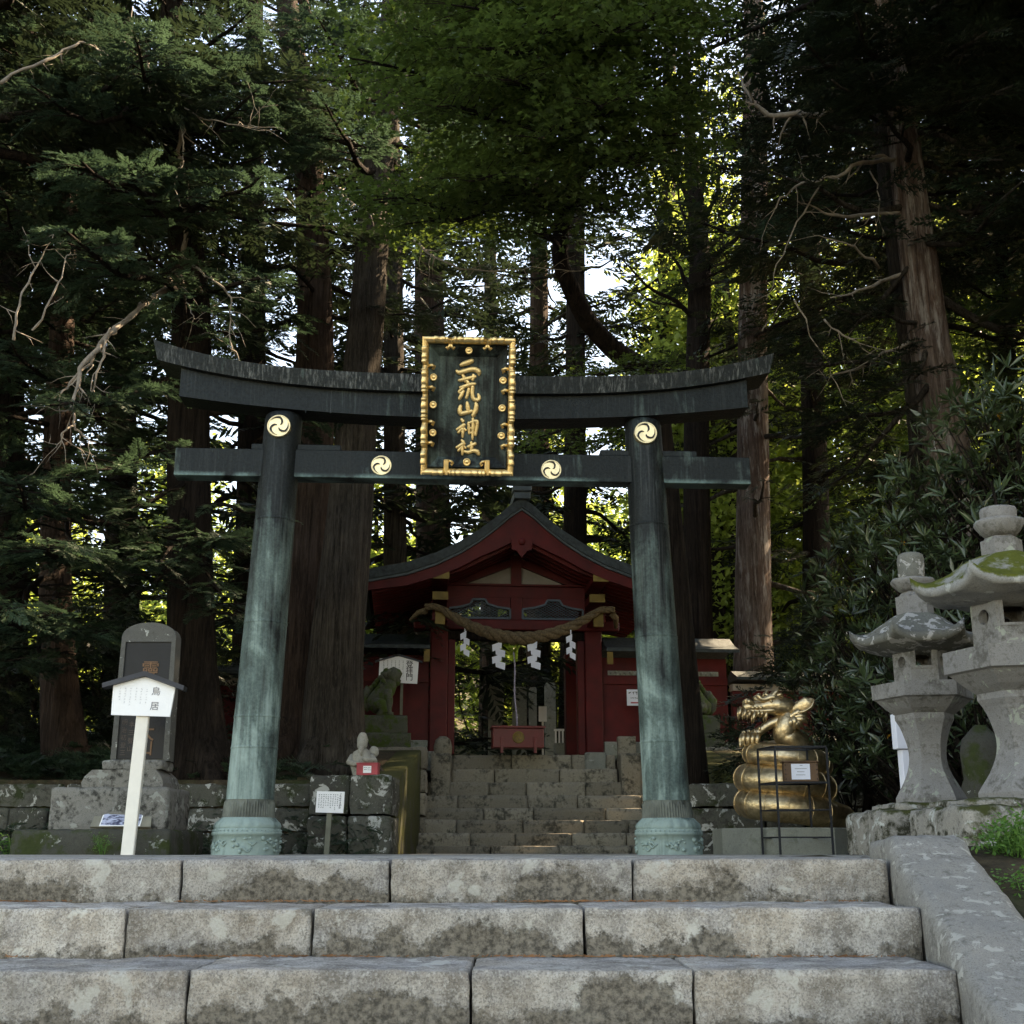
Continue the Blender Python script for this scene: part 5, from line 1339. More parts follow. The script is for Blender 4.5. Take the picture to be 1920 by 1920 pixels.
def t_broad(seed, n=34, size=.12):
    r = np.random.default_rng(seed); q = []
    for i in range(n):
        o = r.normal(0, .27, 3)*np.array([1, 1, .55]); d = r.normal(0, 1, 3)*np.array([1, 1, .5]); nr = np.array([r.normal(0, .5), r.normal(0, .5), 1.0])
        q.append(kite(o, d, nr, r.uniform(.7, 1.3)*size, size*.55))
    return np.array(q)
def t_rhodo(seed, n=10):
    """whorl of long leathery leaves round a shoot tip pointing +x; leaf = two folded halves"""
    r = np.random.default_rng(seed); q = []; n = int(r.integers(5, 12))
    for i in range(n):
        a = 2*pi*i/n+r.normal(0, .35); op = r.uniform(.45, 1.5); d = np.array([cos(op), sin(op)*cos(a), sin(op)*sin(a)]); d[2] -= .25; d /= np.linalg.norm(d)
        o = d*.03; L = r.uniform(.5, 1.1); s = np.cross(d, [1, 0, .2]); s /= np.linalg.norm(s)+1e-9; nn = np.cross(s, d); W = .092
        m1 = o+d*L*.5-np.array([0, 0, .03]); tip = o+d*L-np.array([0, 0, .12])
        p3 = o+d*L*.35; 
        q.append([o, o+d*L*.5+s*W+nn*.03, tip, m1]); q.append([o, m1, tip, o+d*L*.5-s*W+nn*.03])
    return np.array(q)
TPL = {'spray': [t_spray(i) for i in range(5)], 'spray_s': [t_spray(10+i, 10, 2, .22) for i in range(4)], 'spray_c': [t_spray(20+i, 9, 1, .2) for i in range(4)],
       'maple': [t_maple(i) for i in range(6)], 'broad': [t_broad(i) for i in range(5)], 'broad_c': [t_broad(30+i, 22, .2) for i in range(4)], 'rhodo': [t_rhodo(i) for i in range(14)],
       'fern': [t_spray(50+i, 11, 1, .5) for i in range(3)]}
class Leaves:
    def __init__(s): s.p = []; s.yaw = []; s.pit = []; s.rol = []; s.sc = []; s.sh = []
    def put(s, p, yaw, pitch=0, roll=0, sc=1, sh=.5):
        s.p.append(p); s.yaw.append(yaw); s.pit.append(pitch); s.rol.append(roll); s.sc.append(sc); s.sh.append(sh)
    def build(s, name, kind, mat, parent, org, seed=0, anis=None):
        if not s.p: return None
        P_ = np.array([tuple(p) for p in s.p])-np.array(tuple(org)); r = np.random.default_rng(seed+len(P_))
        ya, pi_, ro, sc = map(np.array, (s.yaw, s.pit, s.rol, s.sc)); sh = np.array(s.sh)
        n = len(P_); which = r.integers(0, len(TPL[kind]), n); VV = []; AA = []
        cy, sy, cp, sp, cr, sr = np.cos(ya), np.sin(ya), np.cos(pi_), np.sin(pi_), np.cos(ro), np.sin(ro)
        # R = Rz(yaw) Ry(-pitch) Rx(roll)
        Rm = np.empty((n, 3, 3))
        Rm[:, 0, 0] = cy*cp; Rm[:, 0, 1] = -sy*cr-cy*sp*sr; Rm[:, 0, 2] = sy*sr-cy*sp*cr
        Rm[:, 1, 0] = sy*cp; Rm[:, 1, 1] = cy*cr-sy*sp*sr; Rm[:, 1, 2] = -cy*sr-sy*sp*cr
        Rm[:, 2, 0] = sp; Rm[:, 2, 1] = cp*sr; Rm[:, 2, 2] = cp*cr
        for k, T in enumerate(TPL[kind]):
            idx = np.nonzero(which == k)[0]
            if not len(idx): continue
            q = np.einsum('nij,mcj->nmci', Rm[idx], T)*sc[idx][:, None, None, None]+P_[idx][:, None, None, :]
            VV.append(q.reshape(-1, 3)); a = np.clip(sh[idx][:, None]+r.normal(0, .16, (len(idx), T.shape[0])), 0, 1); AA.append(np.repeat(a.reshape(-1), 4))
        V = np.concatenate(VV); A = np.concatenate(AA); F = np.arange(len(V)).reshape(-1, 4)
        return npmesh(name, V, F, mat, parent, attr=A)
def curve(p0, p1, sag=0.0, n=8, wob=.0, seed=0):
    p0 = Vector(p0); p1 = Vector(p1); L = (p1-p0).length; out = []
    for i in range(n+1):
        t = i/n; p = p0.lerp(p1, t); p.z -= sag*L*4*t*(1-t)
        if wob: p += noise.noise_vector(Vector((seed*3.7, t*2.2, i*.1)))*wob*L*sin(pi*min(1, t*1.2))
        out.append(p)
    return out
def bough(wood, lv, p0, p1, r0=.05, sag=.06, dens=1.0, sc=.5, spread=.5, kind='spray', start=.25, seed=0, droop=-.15, sh=.5, twig=True, lay=.0):
    """one limb with side shoots that carry the leaf sprays"""
    r = random.Random(seed*13+5); pts = curve(p0, p1, sag, 9, .12, seed); L = (pts[-1]-pts[0]).length
    if wood: wood.tube(pts, [r0*(1-.85*i/9)+.004 for i in range(10)], 6)
    n = max(3, int(L*5*dens)); side = 1; shb = sh+r.uniform(-.35, .3)
    for i in range(n):
        t = start+(1-start)*(i+r.random())/n; f = t*9; k = min(8, int(f)); p = pts[k].lerp(pts[k+1], f-k); d = (pts[k+1]-pts[k]).normalized()
        yaw0 = math.atan2(d.y, d.x); side = -side; a = yaw0+side*r.uniform(.5, 1.25); l = L*spread*(1.15-t)*r.uniform(.5, 1.0)+.12
        e = p+Vector((cos(a)*l, sin(a)*l, -abs(r.gauss(.10, .10))*l+r.gauss(0, .05)*l+lay*l))
        if wood and twig and l > .35: wood.tube([p, p.lerp(e, .5)+Vector((0, 0, .04*l)), e], [r0*.28*(1-t)+.006, r0*.18*(1-t)+.005, .003], 4)
        m = max(1, int(l/(sc*.42)))
        for j in range(m+1):
            q = p.lerp(e, (j+.4)/(m+1)); b = a+r.choice((-1, 1))*r.uniform(.1, .8)
            lv.put(q, b, droop+r.gauss(0, .22), r.gauss(0, .3), sc*r.uniform(.6, 1.2), min(1, max(0, shb+r.gauss(0, .2))))
    p = pts[-1]; d = (pts[-1]-pts[-2]); lv.put(p-d*.3, math.atan2(d.y, d.x), droop, 0, sc, sh)
def trunkmesh(wood, pts, rad, seed=0, flute=.07, roots=0):
    n = 26
    def fl(t, u): return 1+flute*noise.noise(Vector((cos(t)*1.6, sin(t)*1.6, u*2.0+seed)))*2+flute*.5*noise.noise(Vector((cos(t)*5, sin(t)*5, u*3+seed)))
    P2, W2 = smoothpath(pts, rad, 7); wood.tube(P2, W2, n, fl=fl)
    if roots:
        b = Vector(pts[0]); r0 = rad[0]; rr = random.Random(seed)
        for k in range(roots):
            a = 2*pi*k/roots+rr.uniform(-.3, .3); L = r0*rr.uniform(1.6, 3.0)
            p_, r_ = smoothpath([b+Vector((cos(a)*r0*.5, sin(a)*r0*.5, r0*1.1)), b+Vector((cos(a)*r0*1.05, sin(a)*r0*1.05, r0*.35)), b+Vector((cos(a)*L*.62, sin(a)*L*.62, .03)), b+Vector((cos(a+.2)*L*.8, sin(a+.2)*L*.8, -.12))], [r0*.45, r0*.33, r0*.16, .02], 5)
            wood.tube(p_, r_, 8)
def tree(name, label, pts, rad, bark, leafmat, kind, boughs=(), auto=None, seed=0, roots=0, group=None, cat='tree', dead=(), flute=.07, sc=.5, extra=None):
    org = Vector(pts[0]); e = empty(name, tuple(org), 0, label, cat, group)
    wood = MB(); trunkmesh(wood, pts, rad, seed, flute, roots)
    limb = MB(); lv = Leaves(); r = random.Random(seed)
    for b in boughs: bough(limb, lv, seed=seed*50+len(lv.p), kind=kind, **b)
    if auto:
        z0, z1, num, L0, L1, up, dens = auto['z0'], auto['z1'], auto['n'], auto['L0'], auto['L1'], auto.get('up', .1), auto.get('dens', 1)
        P2, W2 = smoothpath(pts, rad, 8)
        for i in range(num):
            t = (i+r.random())/num; z = z0+(z1-z0)*t
            k = min(range(len(P2)), key=lambda j: abs(P2[j].z-z)); p = P2[k]
            if abs(p.z-z) > .8: p = P2[-1] if z > P2[-1].z else p
            a = auto.get('az', 0)+r.uniform(-pi, pi)*auto.get('azr', 1) if 'az' in auto else i*2.399+r.uniform(-.4, .4)
            L = (L0+(L1-L0)*t)*r.uniform(.7, 1.15)
            q = p+Vector((cos(a)*L, sin(a)*L, up*L+r.gauss(0, .1)*L))
            bough(limb, lv, p, q, r0=max(.015, W2[k]*.28*min(1, L/3)), sag=auto.get('sag', .05), dens=dens, sc=auto.get('sc', sc), spread=auto.get('spread', .4), seed=seed*91+i, start=auto.get('start', .3), sh=auto.get('sh', .5), twig=auto.get('twig', True), droop=auto.get('droop', -.15))
    wood.build('trunk', bark, e, org=org).location = (0, 0, 0)
    if limb.v: limb.build('branches', M['bark_dark'] if bark is not M['bark_pale'] else M['bark_grey'], e, org=org)
    if dead:
        d = MB()
        for pts_, r0 in dead:
            p_, r_ = smoothpath([Vector(p) for p in pts_], [r0*(1-.8*i/(len(pts_)-1)) for i in range(len(pts_))], 6)
            p_ = [p+noise.noise_vector(p*5)*.05+noise.noise_vector(p*14)*.022 for p in p_]; r_ = [q_*(1+.35*noise.noise(p*9)) for p, q_ in zip(p_, r_)]; d.tube(p_, r_, 7)
            for j in range(2, len(p_)-1):
                if r.random() < .42:
                    dd = (p_[j+1]-p_[j]).normalized(); sd_ = Vector((r.gauss(0, 1), r.gauss(0, .6), r.gauss(-.4, .8))).normalized(); q = p_[j]; L = r.uniform(.15, .6); tw = [q]
                    for m_ in range(5): q = q+(dd*.5+sd_+noise.noise_vector(q*4)*1.1)*(L/6); tw.append(q)
                    d.tube(tw, [r_[j]*.45+.002, r_[j]*.35+.002, r_[j]*.28+.0015, .003, .002, .001], 5)
                    if r.random() < .6: q2 = tw[2]+Vector((r.gauss(0, .1), r.gauss(0, .1), r.gauss(-.08, .1))); d.tube([tw[2], tw[2].lerp(q2, .5)+Vector((.01, 0, .01)), q2], [.004, .003, .001], 4)
        d.build('dead_branch', M['twig'], e, org=org)
    if lv.p: lv.build('crown', kind, leafmat, e, org, seed)
    return e
def PT(*a): return [P(x, y, d) for x, y, d in a]
# ---------------------------------------------------------------- big trunks
gz = lambda x, D: Vector((PX(x, 0, hgt(0, D)+.5, D), D, hgt(PX(x, 0, 1, D), D)-.1))
# cedar A with grey bark, right behind the left pillar
tree('cedar_tree', 'thick grey brown cedar trunk rising between the left pillar and the gate', [gz(622, 16.6)]+PT((628, 1250, 16.6), (652, 1000, 16.6), (668, 800, 16.6), (690, 560, 16.6), (705, 350, 16.7), (728, 150, 16.8), (750, -60, 17))+[Vector((-1.2, 17.2, 14))],
     [.46, .37, .33, .29, .26, .24, .21, .18, .08], M['bark_grey'], M['l_hinoki'], 'spray', seed=3, roots=6,
     auto=dict(z0=9.5, z1=14, n=22, L0=2.6, L1=1.2, up=-.05, dens=1.0, sc=.6, spread=.4))
tree('cedar_tree', 'reddish ribbed cedar trunk standing close against the left of the grey brown one', [gz(556, 17.2)]+PT((560, 1250, 17.2), (572, 1000, 17.2), (584, 800, 17.2), (590, 620, 17.2), (585, 420, 17.2), (572, 240, 17.3), (548, 80, 17.4), (532, -80, 17.5))+[Vector((-3.4, 17.6, 13.5))],
     [.55, .44, .36, .31, .27, .24, .21, .18, .15, .06], M['bark_red'], M['l_dark'], 'spray_s', seed=4, roots=6, flute=.12,
     auto=dict(z0=7.8, z1=13, n=26, L0=1.9, L1=1.0, up=-.1, dens=1.0, sc=.55, spread=.42, start=.2))
tree('cypress_tree', 'dark cypress trunk with crooked dead branches beside the carved monument', [gz(368, 15.6)]+PT((362, 1250, 15.6), (358, 1000, 15.6), (355, 800, 15.6), (360, 600, 15.6), (345, 400, 15.5), (330, 200, 15.4), (325, 0, 15.3))+[Vector((-4.4, 15.2, 12))],
     [.46, .30, .265, .25, .235, .20, .17, .13, .05], M['bark_dark'], M['l_hinoki'], 'spray', seed=5, roots=5, flute=.14,
     boughs=[dict(p0=P(350, 700, 15.5), p1=P(95, 760, 12.2), r0=.07, sag=.02, dens=.9, sc=.42, spread=.35),
             dict(p0=P(350, 560, 15.5), p1=P(120, 430, 12.0), r0=.06, sag=.04, dens=1.2, sc=.40, spread=.35, sh=.7),
             dict(p0=P(345, 420, 15.5), p1=P(150, 300, 11.8), r0=.06, sag=.04, dens=1.2, sc=.40, spread=.35, sh=.8),
             dict(p0=P(335, 300, 15.5), p1=P(60, 160, 12.0), r0=.06, sag=.04, dens=1.0, sc=.42, spread=.4),
             dict(p0=P(330, 200, 15.5), p1=P(250, 60, 11.5), r0=.05, sag=.04, dens=1.0, sc=.42, spread=.4),
             dict(p0=P(345, 520, 15.5), p1=P(500, 520, 13.5), r0=.05, sag=.02, dens=1.2, sc=.40, spread=.38),
             dict(p0=P(345, 420, 15.5), p1=P(490, 330, 13.2), r0=.05, sag=.04, dens=1.2, sc=.42, spread=.4),
             dict(p0=P(335, 260, 15.5), p1=P(480, 170, 13.2), r0=.05, sag=.04, dens=1.2, sc=.42, spread=.4),
             dict(p0=P(330, 120, 15.5), p1=P(470, 20, 13.2), r0=.05, sag=.04, dens=1.2, sc=.42, spread=.4),
             dict(p0=P(350, 850, 15.5), p1=P(180, 880, 13.2), r0=.04, sag=.02, dens=1.1, sc=.40, spread=.42), dict(p0=P(350, 940, 15.5), p1=P(300, 1060, 13.6), r0=.04, sag=.02, dens=1.1, sc=.38, spread=.45), dict(p0=P(350, 980, 15.5), p1=P(440, 1010, 13.8), r0=.04, sag=.02, dens=1.1, sc=.38, spread=.45), dict(p0=P(350, 1040, 15.5), p1=P(180, 1150, 14.2), r0=.04, sag=.02, dens=1.1, sc=.38, spread=.45), dict(p0=P(352, 1080, 15.5), p1=P(470, 1170, 14.4), r0=.03, sag=.02, dens=1.1, sc=.34, spread=.4), dict(p0=P(350, 900, 15.5), p1=P(230, 960, 13.6), r0=.04, sag=.02, dens=.8, sc=.38, spread=.35),
             dict(p0=P(355, 1000, 15.5), p1=P(420, 1120, 14.0), r0=.04, sag=.02, dens=.9, sc=.36, spread=.35),
             dict(p0=P(355, 950, 15.5), p1=P(500, 960, 14.6), r0=.04, sag=.02, dens=.9, sc=.36, spread=.3)],
     auto=dict(z0=5.5, z1=12.5, n=26, L0=2.0, L1=1.2, up=.0, dens=.9, sc=.5),
     dead=[(PT((330, 510, 15.3), (290, 560, 14.6), (225, 610, 13.6), (185, 650, 13.2), (150, 700, 12.9), (137, 770, 12.7), (140, 800, 12.6)), .05),
           (PT((200, 630, 13.4), (160, 690, 13.1), (110, 740, 12.9), (75, 770, 12.8)), .022), (PT((137, 795, 12.6), (115, 815, 12.5), (105, 840, 12.5)), .014),
           (PT((140, 800, 12.6), (158, 822, 12.6), (180, 832, 12.6)), .014), (PT((205, 620, 13.3), (190, 680, 13.0), (180, 730, 13.0), (160, 745, 13.0)), .018),
           (PT((345, 480, 15.3), (350, 350, 14.6), (338, 290, 14.2), (340, 210, 13.9), (300, 180, 13.7), (280, 120, 13.6), (255, 100, 13.5)), .035),
           (PT((340, 210, 13.9), (345, 280, 13.6), (330, 350, 13.5), (345, 390, 13.4)), .012),
           (PT((0, 155, 12), (90, 110, 12.2), (150, 82, 12.4), (200, 95, 12.6), (240, 70, 12.8), (248, 10, 12.9)), .022),
           (PT((340, 480, 15.0), (395, 520, 14.0), (430, 560, 13.8), (435, 640, 13.7), (450, 690, 13.6)), .018),
           (PT((340, 520, 15.0), (355, 570, 14.0), (370, 600, 13.9), (400, 570, 13.8)), .012),
           (PT((345, 205, 13.8), (400, 228, 13.4), (450, 235, 13.2), (480, 238, 13.1)), .012),
           (PT((20, 640, 12), (40, 560, 12), (80, 480, 12.2), (110, 430, 12.4)), .016), (PT((60, 620, 12), (110, 530, 12), (130, 470, 12.2)), .014)])
tree('cypress_tree', 'brown trunked cypress at the far left with low hanging dark sprays', [gz(120, 17)]+PT((112, 1280, 17), (105, 1100, 17), (110, 800, 17), (125, 450, 17), (140, 100, 17))+[Vector((-6.6, 17, 13))],
     [.32, .24, .22, .20, .17, .13, .06], M['bark_red'], M['l_hinoki'], 'spray', seed=6, roots=4,
     boughs=[dict(p0=P(105, 900, 17), p1=P(30, 900, 12.6), r0=.05, dens=1.1, sc=.42, spread=.4, sh=.75),
             dict(p0=P(105, 1000, 17), p1=P(90, 1010, 12.6), r0=.05, dens=1.0, sc=.42, spread=.4),
             dict(p0=P(105, 1080, 17), p1=P(-10, 1130, 12.6), r0=.05, dens=1.0, sc=.42, spread=.4),
             dict(p0=P(105, 1100, 17), p1=P(150, 1180, 13.6), r0=.04, dens=1.0, sc=.40, spread=.4),
             dict(p0=P(105, 950, 17), p1=P(200, 1050, 14), r0=.04, dens=.5, sc=.40, spread=.3),
             dict(p0=P(110, 1150, 17), p1=P(10, 1240, 13.6), r0=.04, dens=1.0, sc=.40, spread=.4),
             dict(p0=P(110, 700, 17), p1=P(20, 640, 13), r0=.04, dens=1.0, sc=.42, spread=.4),
             dict(p0=P(115, 560, 17), p1=P(220, 560, 14), r0=.04, dens=.6, sc=.42, spread=.4),
             dict(p0=P(115, 480, 17), p1=P(0, 360, 13), r0=.04, dens=1.0, sc=.42, spread=.4),
             dict(p0=P(125, 300, 17), p1=P(20, 60, 13), r0=.04, dens=1.0, sc=.45, spread=.45)],
     auto=dict(z0=4.5, z1=13, n=44, L0=2.8, L1=1.2, up=-.05, dens=.9, sc=.55))
# maple whose curved dark stem shows over the right half of the top beam
mp = [Vector((2.35, 16.2, .8))]+PT((1235, 800, 16.0), (1205, 700, 15.8), (1150, 655, 15.5), (1100, 600, 15.2), (1070, 540, 15.0), (1050, 480, 14.8), (1060, 380, 14.5), (1080, 260, 14.0), (1100, 120, 13.4), (1090, 0, 12.8))
def mb_(x0, y0, d0, x1, y1, d1, **k):
    a = dict(r0=.035, sag=-.03, dens=1.5, sc=.62, spread=.42, droop=-.08, start=.15, sh=.5); a.update(k); return dict(p0=P(x0, y0, d0), p1=P(x1, y1, d1), **a)
tree('maple_tree', 'leaning dark stemmed maple spreading green layers over the middle of the gateway', mp, [.2, .17, .15, .13, .125, .12, .11, .10, .085, .065, .03], M['bark_dark'], M['l_maple'], 'maple', seed=8, flute=.05,
     boughs=[mb_(1060, 400, 14.5, 700, 375, 11.2), mb_(1055, 430, 14.6, 760, 420, 11.8), mb_(1060, 370, 14.4, 880, 340, 10.8), mb_(1070, 330, 14.2, 640, 400, 12.4, dens=.9),
             mb_(1080, 260, 14, 820, 200, 10.2), mb_(1080, 240, 14, 660, 110, 10.8, sh=.8), mb_(1090, 180, 13.6, 760, 50, 10.4, sh=.8), mb_(1090, 160, 13.6, 900, 90, 9.8),
             mb_(1095, 150, 13.5, 1010, 60, 9.6), mb_(1095, 140, 13.5, 1160, 60, 9.6), mb_(1095, 100, 13.3, 1260, 30, 10.2), mb_(1080, 280, 14, 1010, 260, 10.3), mb_(1080, 250, 14, 1130, 200, 10.0),
             mb_(1080, 270, 14, 1290, 130, 11.4), mb_(1070, 330, 14.2, 1270, 250, 11.0, sh=.7), mb_(1065, 360, 14.3, 1200, 310, 10.8), mb_(1060, 420, 14.5, 1160, 400, 11.4), mb_(1090, 100, 13.3, 850, 10, 9.8),
             mb_(1060, 400, 14.5, 960, 330, 11.2), mb_(1085, 220, 13.9, 940, 150, 9.9), mb_(1050, 470, 14.8, 1010, 440, 12.2, dens=.8), mb_(1090, 60, 13, 1060, -60, 9.2), mb_(1090, 60, 13, 720, -40, 10), mb_(1090, 60, 13, 1300, -40, 10),
             mb_(1205, 700, 15.8, 1080, 708, 14.2, dens=1.2, sc=.45, sh=.9), mb_(1205, 700, 15.8, 1230, 720, 14.4, sc=.45, sh=.8), mb_(1220, 790, 16.0, 1010, 820, 14.6, sc=.45, sh=.9), mb_(1220, 800, 16, 1110, 850, 14.8, sc=.45, sh=.8)],
     dead=[(PT((775, 448, 14), (810, 480, 13.6), (860, 505, 13.4), (900, 508, 13.4), (1000, 503, 13.2), (1090, 506, 13)), .016), (PT((1430, 620, 15), (1470, 560, 15)), .01),
           (PT((640, 350, 14.5), (650, 375, 14), (700, 400, 13.8), (730, 420, 13.6)), .02)])
# dark broad headed tree with rising limbs, right of centre
vt = gz(1308, 24)
tree('dark_tree', 'black stemmed tree with many steep rising limbs against the bright gaps', [vt]+PT((1305, 900, 24), (1308, 700, 24), (1312, 560, 24), (1312, 470, 24), (1300, 330, 24), (1290, 200, 24), (1285, 60, 24)), [.32, .27, .25, .24, .22, .16, .11, .06], M['bark_dark'], M['l_dark'], 'spray_s', seed=9,
     boughs=[dict(p0=P(1312, 500, 24), p1=P(1180, 330, 23), r0=.09, sag=.05, dens=.5, sc=.6, spread=.25, start=.5), dict(p0=P(1312, 520, 24), p1=P(1420, 380, 23), r0=.09, sag=.06, dens=.4, sc=.55, spread=.25, start=.5),
             dict(p0=P(1310, 450, 24), p1=P(1370, 250, 23), r0=.07, sag=.05, dens=.5, sc=.55, spread=.25, start=.4), dict(p0=P(1310, 430, 24), p1=P(1225, 200, 23), r0=.07, sag=.05, dens=.5, sc=.55, spread=.25, start=.4),
             dict(p0=P(1310, 600, 24), p1=P(1160, 480, 22.6), r0=.06, sag=.05, dens=.4, sc=.55, spread=.25, start=.5), dict(p0=P(1308, 560, 24), p1=P(1230, 420, 24), r0=.06, sag=.05, dens=.4, sc=.5, spread=.25, start=.5),
             dict(p0=P(1308, 400, 24), p1=P(1330, 120, 23), r0=.06, sag=.03, dens=.6, sc=.55, spread=.3, start=.4), dict(p0=P(1306, 500, 24), p1=P(1260, 280, 24), r0=.05, sag=.03, dens=.5, sc=.5, spread=.25, start=.4)],
     auto=dict(z0=9, z1=13, n=8, L0=2.2, L1=1.2, up=.4, dens=.45, sc=.6))
tree('cedar_tree', 'tall shaded cedar with sun flecked right side standing right of the gateway', [gz(1415, 24)]+PT((1412, 1200, 24), (1412, 900, 24), (1412, 600, 24), (1415, 300, 24), (1412, 0, 24))+[Vector((5.2, 24, 19))], [.48, .38, .34, .31, .28, .22, .06], M['bark_pale'], M['l_dark'], 'spray_s', seed=10, roots=4,
     auto=dict(z0=5.0, z1=19, n=26, L0=2.2, L1=1.2, up=-.12, dens=.45, sc=.75, spread=.35, start=.45))
# big leaning cedar at right, with its grey twin
tree('cedar_tree', 'big peeling red brown cedar leaning left at the right of the picture', [Vector((5.4, 14.2, .6))]+PT((1770, 800, 14.2), (1745, 650, 14.2), (1725, 500, 14.2), (1705, 350, 14.2), (1688, 200, 14.3), (1660, 60, 14.4), (1640, -80, 14.5))+[Vector((3.6, 14.8, 13))],
     [.38, .265, .235, .225, .21, .19, .16, .14, .05], M['bark_pale'], M['l_dark'], 'spray_s', seed=11, flute=.10,
     boughs=[dict(p0=P(1650, 150, 14.4), p1=P(1500, 70, 12.2), r0=.05, dens=1.1, sc=.5, spread=.4), dict(p0=P(1670, 110, 14.4), p1=P(1600, 20, 12), r0=.05, dens=1.2, sc=.5, spread=.4),
             dict(p0=P(1680, 180, 14.3), p1=P(1560, 150, 12), r0=.05, dens=1.1, sc=.48, spread=.35), dict(p0=P(1680, 200, 14.3), p1=P(1650, 190, 12.4), r0=.04, dens=1.2, sc=.45, spread=.5),
             dict(p0=P(1690, 100, 14.3), p1=P(1850, 60, 12), r0=.05, dens=1.4, sc=.5, spread=.45), dict(p0=P(1690, 180, 14.3), p1=P(1900, 160, 12.2), r0=.05, dens=1.4, sc=.5, spread=.4),
             dict(p0=P(1700, 240, 14.3), p1=P(1880, 300, 12.6), r0=.04, dens=.9, sc=.45, spread=.35), dict(p0=P(1730, 600, 14.2), p1=P(1560, 570, 12.8), r0=.03, dens=1.0, sc=.42, spread=.35),
             dict(p0=P(1740, 640, 14.2), p1=P(1500, 680, 13), r0=.04, dens=1.2, sc=.45, spread=.4), dict(p0=P(1750, 700, 14.2), p1=P(1520, 800, 13), r0=.04, dens=1.2, sc=.45, spread=.4),
             dict(p0=P(1750, 720, 14.2), p1=P(1540, 920, 14.6), r0=.04, dens=1.2, sc=.45, spread=.4), dict(p0=P(1760, 760, 14.2), p1=P(1600, 980, 14.4), r0=.04, dens=1.2, sc=.45, spread=.45),
             dict(p0=P(1760, 800, 14.2), p1=P(1580, 1060, 15.2), r0=.04, dens=1.2, sc=.45, spread=.45), dict(p0=P(1740, 640, 14.2), p1=P(1620, 760, 13), r0=.04, dens=1.2, sc=.45, spread=.5),
             dict(p0=P(1760, 820, 14.2), p1=P(1640, 1160, 15), r0=.03, dens=1.2, sc=.4, spread=.45), dict(p0=P(1720, 480, 14.2), p1=P(1560, 640, 13.4), r0=.03, dens=.5, sc=.4, spread=.3)],
     auto=dict(z0=6.8, z1=13, n=26, L0=2.8, L1=1.4, up=-.05, dens=1.1, sc=.6),
     dead=[(PT((1690, 300, 14.2), (1620, 305, 13.6), (1560, 330, 13.3), (1490, 350, 13.1), (1450, 395, 13)), .035), (PT((1690, 300, 14.2), (1600, 290, 13.9), (1500, 292, 13.6)), .03),
           (PT((1700, 395, 14.2), (1600, 405, 13.6), (1540, 400, 13.4), (1500, 375, 13.2)), .03), (PT((1700, 510, 14.2), (1620, 540, 13.6), (1560, 560, 13.3)), .03),
           (PT((1710, 640, 14.2), (1600, 690, 13.6), (1560, 700, 13.5)), .028), (PT((1650, 500, 14), (1590, 460, 13.6), (1520, 440, 13.4)), .02),
           (PT((1565, 205, 13), (1510, 215, 12.8), (1440, 212, 12.8), (1400, 170, 12.8), (1385, 140, 12.9)), .05), (PT((1540, 600, 13.2), (1600, 640, 13.2), (1650, 680, 13.4)), .014),
           (PT((1490, 560, 13.2), (1560, 700, 13.3), (1600, 780, 13.4)), .01), (PT((1630, 320, 13.8), (1650, 380, 13.7), (1640, 420, 13.6)), .012), (PT((1540, 345, 13.2), (1470, 460, 13.2), (1440, 560, 13.2)), .014)])
tree('cedar_tree', 'grey trunk standing tight behind the big leaning red cedar', [Vector((5.3, 15.0, .6))]+PT((1735, 800, 15), (1715, 650, 15), (1690, 480, 15), (1670, 320, 15), (1655, 180, 15.1), (1640, 0, 15.2))+[Vector((3.9, 15.3, 13))], [.3, .22, .20, .185, .17, .15, .12, .05], M['bark_grey'], M['l_hinoki'], 'spray_s', seed=12,
     auto=dict(z0=6.5, z1=13, n=16, L0=2.6, L1=1.4, up=0, dens=.8, sc=.6))
tree('maple_tree', 'bright green maple behind the leaning cedar at the right edge', [Vector((7.6, 18, 1.8))]+PT((1900, 900, 18), (1890, 700, 18), (1880, 500, 18), (1870, 300, 18), (1860, 150, 18)), [.2, .16, .14, .11, .08, .04], M['bark_dark'], M['l_maple'], 'maple', seed=13,
     auto=dict(z0=3.6, z1=8.5, n=46, L0=2.3, L1=1.8, up=.15, dens=1.2, sc=.75, spread=.4, sag=-.03, droop=-.05, sh=.9, start=.2))
# cedars behind the gate
far = [(812, 29, .42, 'reddish cedar trunk directly behind the gate roof left slope', 'bark_red', 250), (916, 36, .22, 'slim cedar trunk above the gate ridge', 'bark_red', 420), (1010, 33, .28, 'slim reddish trunk in the gap right of the plaque', 'bark_red', 300), (1075, 31, .30, 'dark cedar trunk behind the right slope of the gate roof', 'bark_dark', 300),
       (470, 24, .30, 'dark cedar trunk seen left of the left pillar', 'bark_dark', 200), (230, 26, .34, 'shaded cedar trunk above the carved monument', 'bark_dark', 200), (745, 24, .22, 'slender cedar trunk beside the plaque on the left', 'bark_grey', 200), (1530, 27, .30, 'shaded cedar trunk over the golden dragon', 'bark_dark', 300), (1250, 32, .3, 'far cedar trunk close to the right pillar top', 'bark_dark', 300), (20, 22, .3, 'dark cedar trunk at the left picture edge', 'bark_dark', 200)]
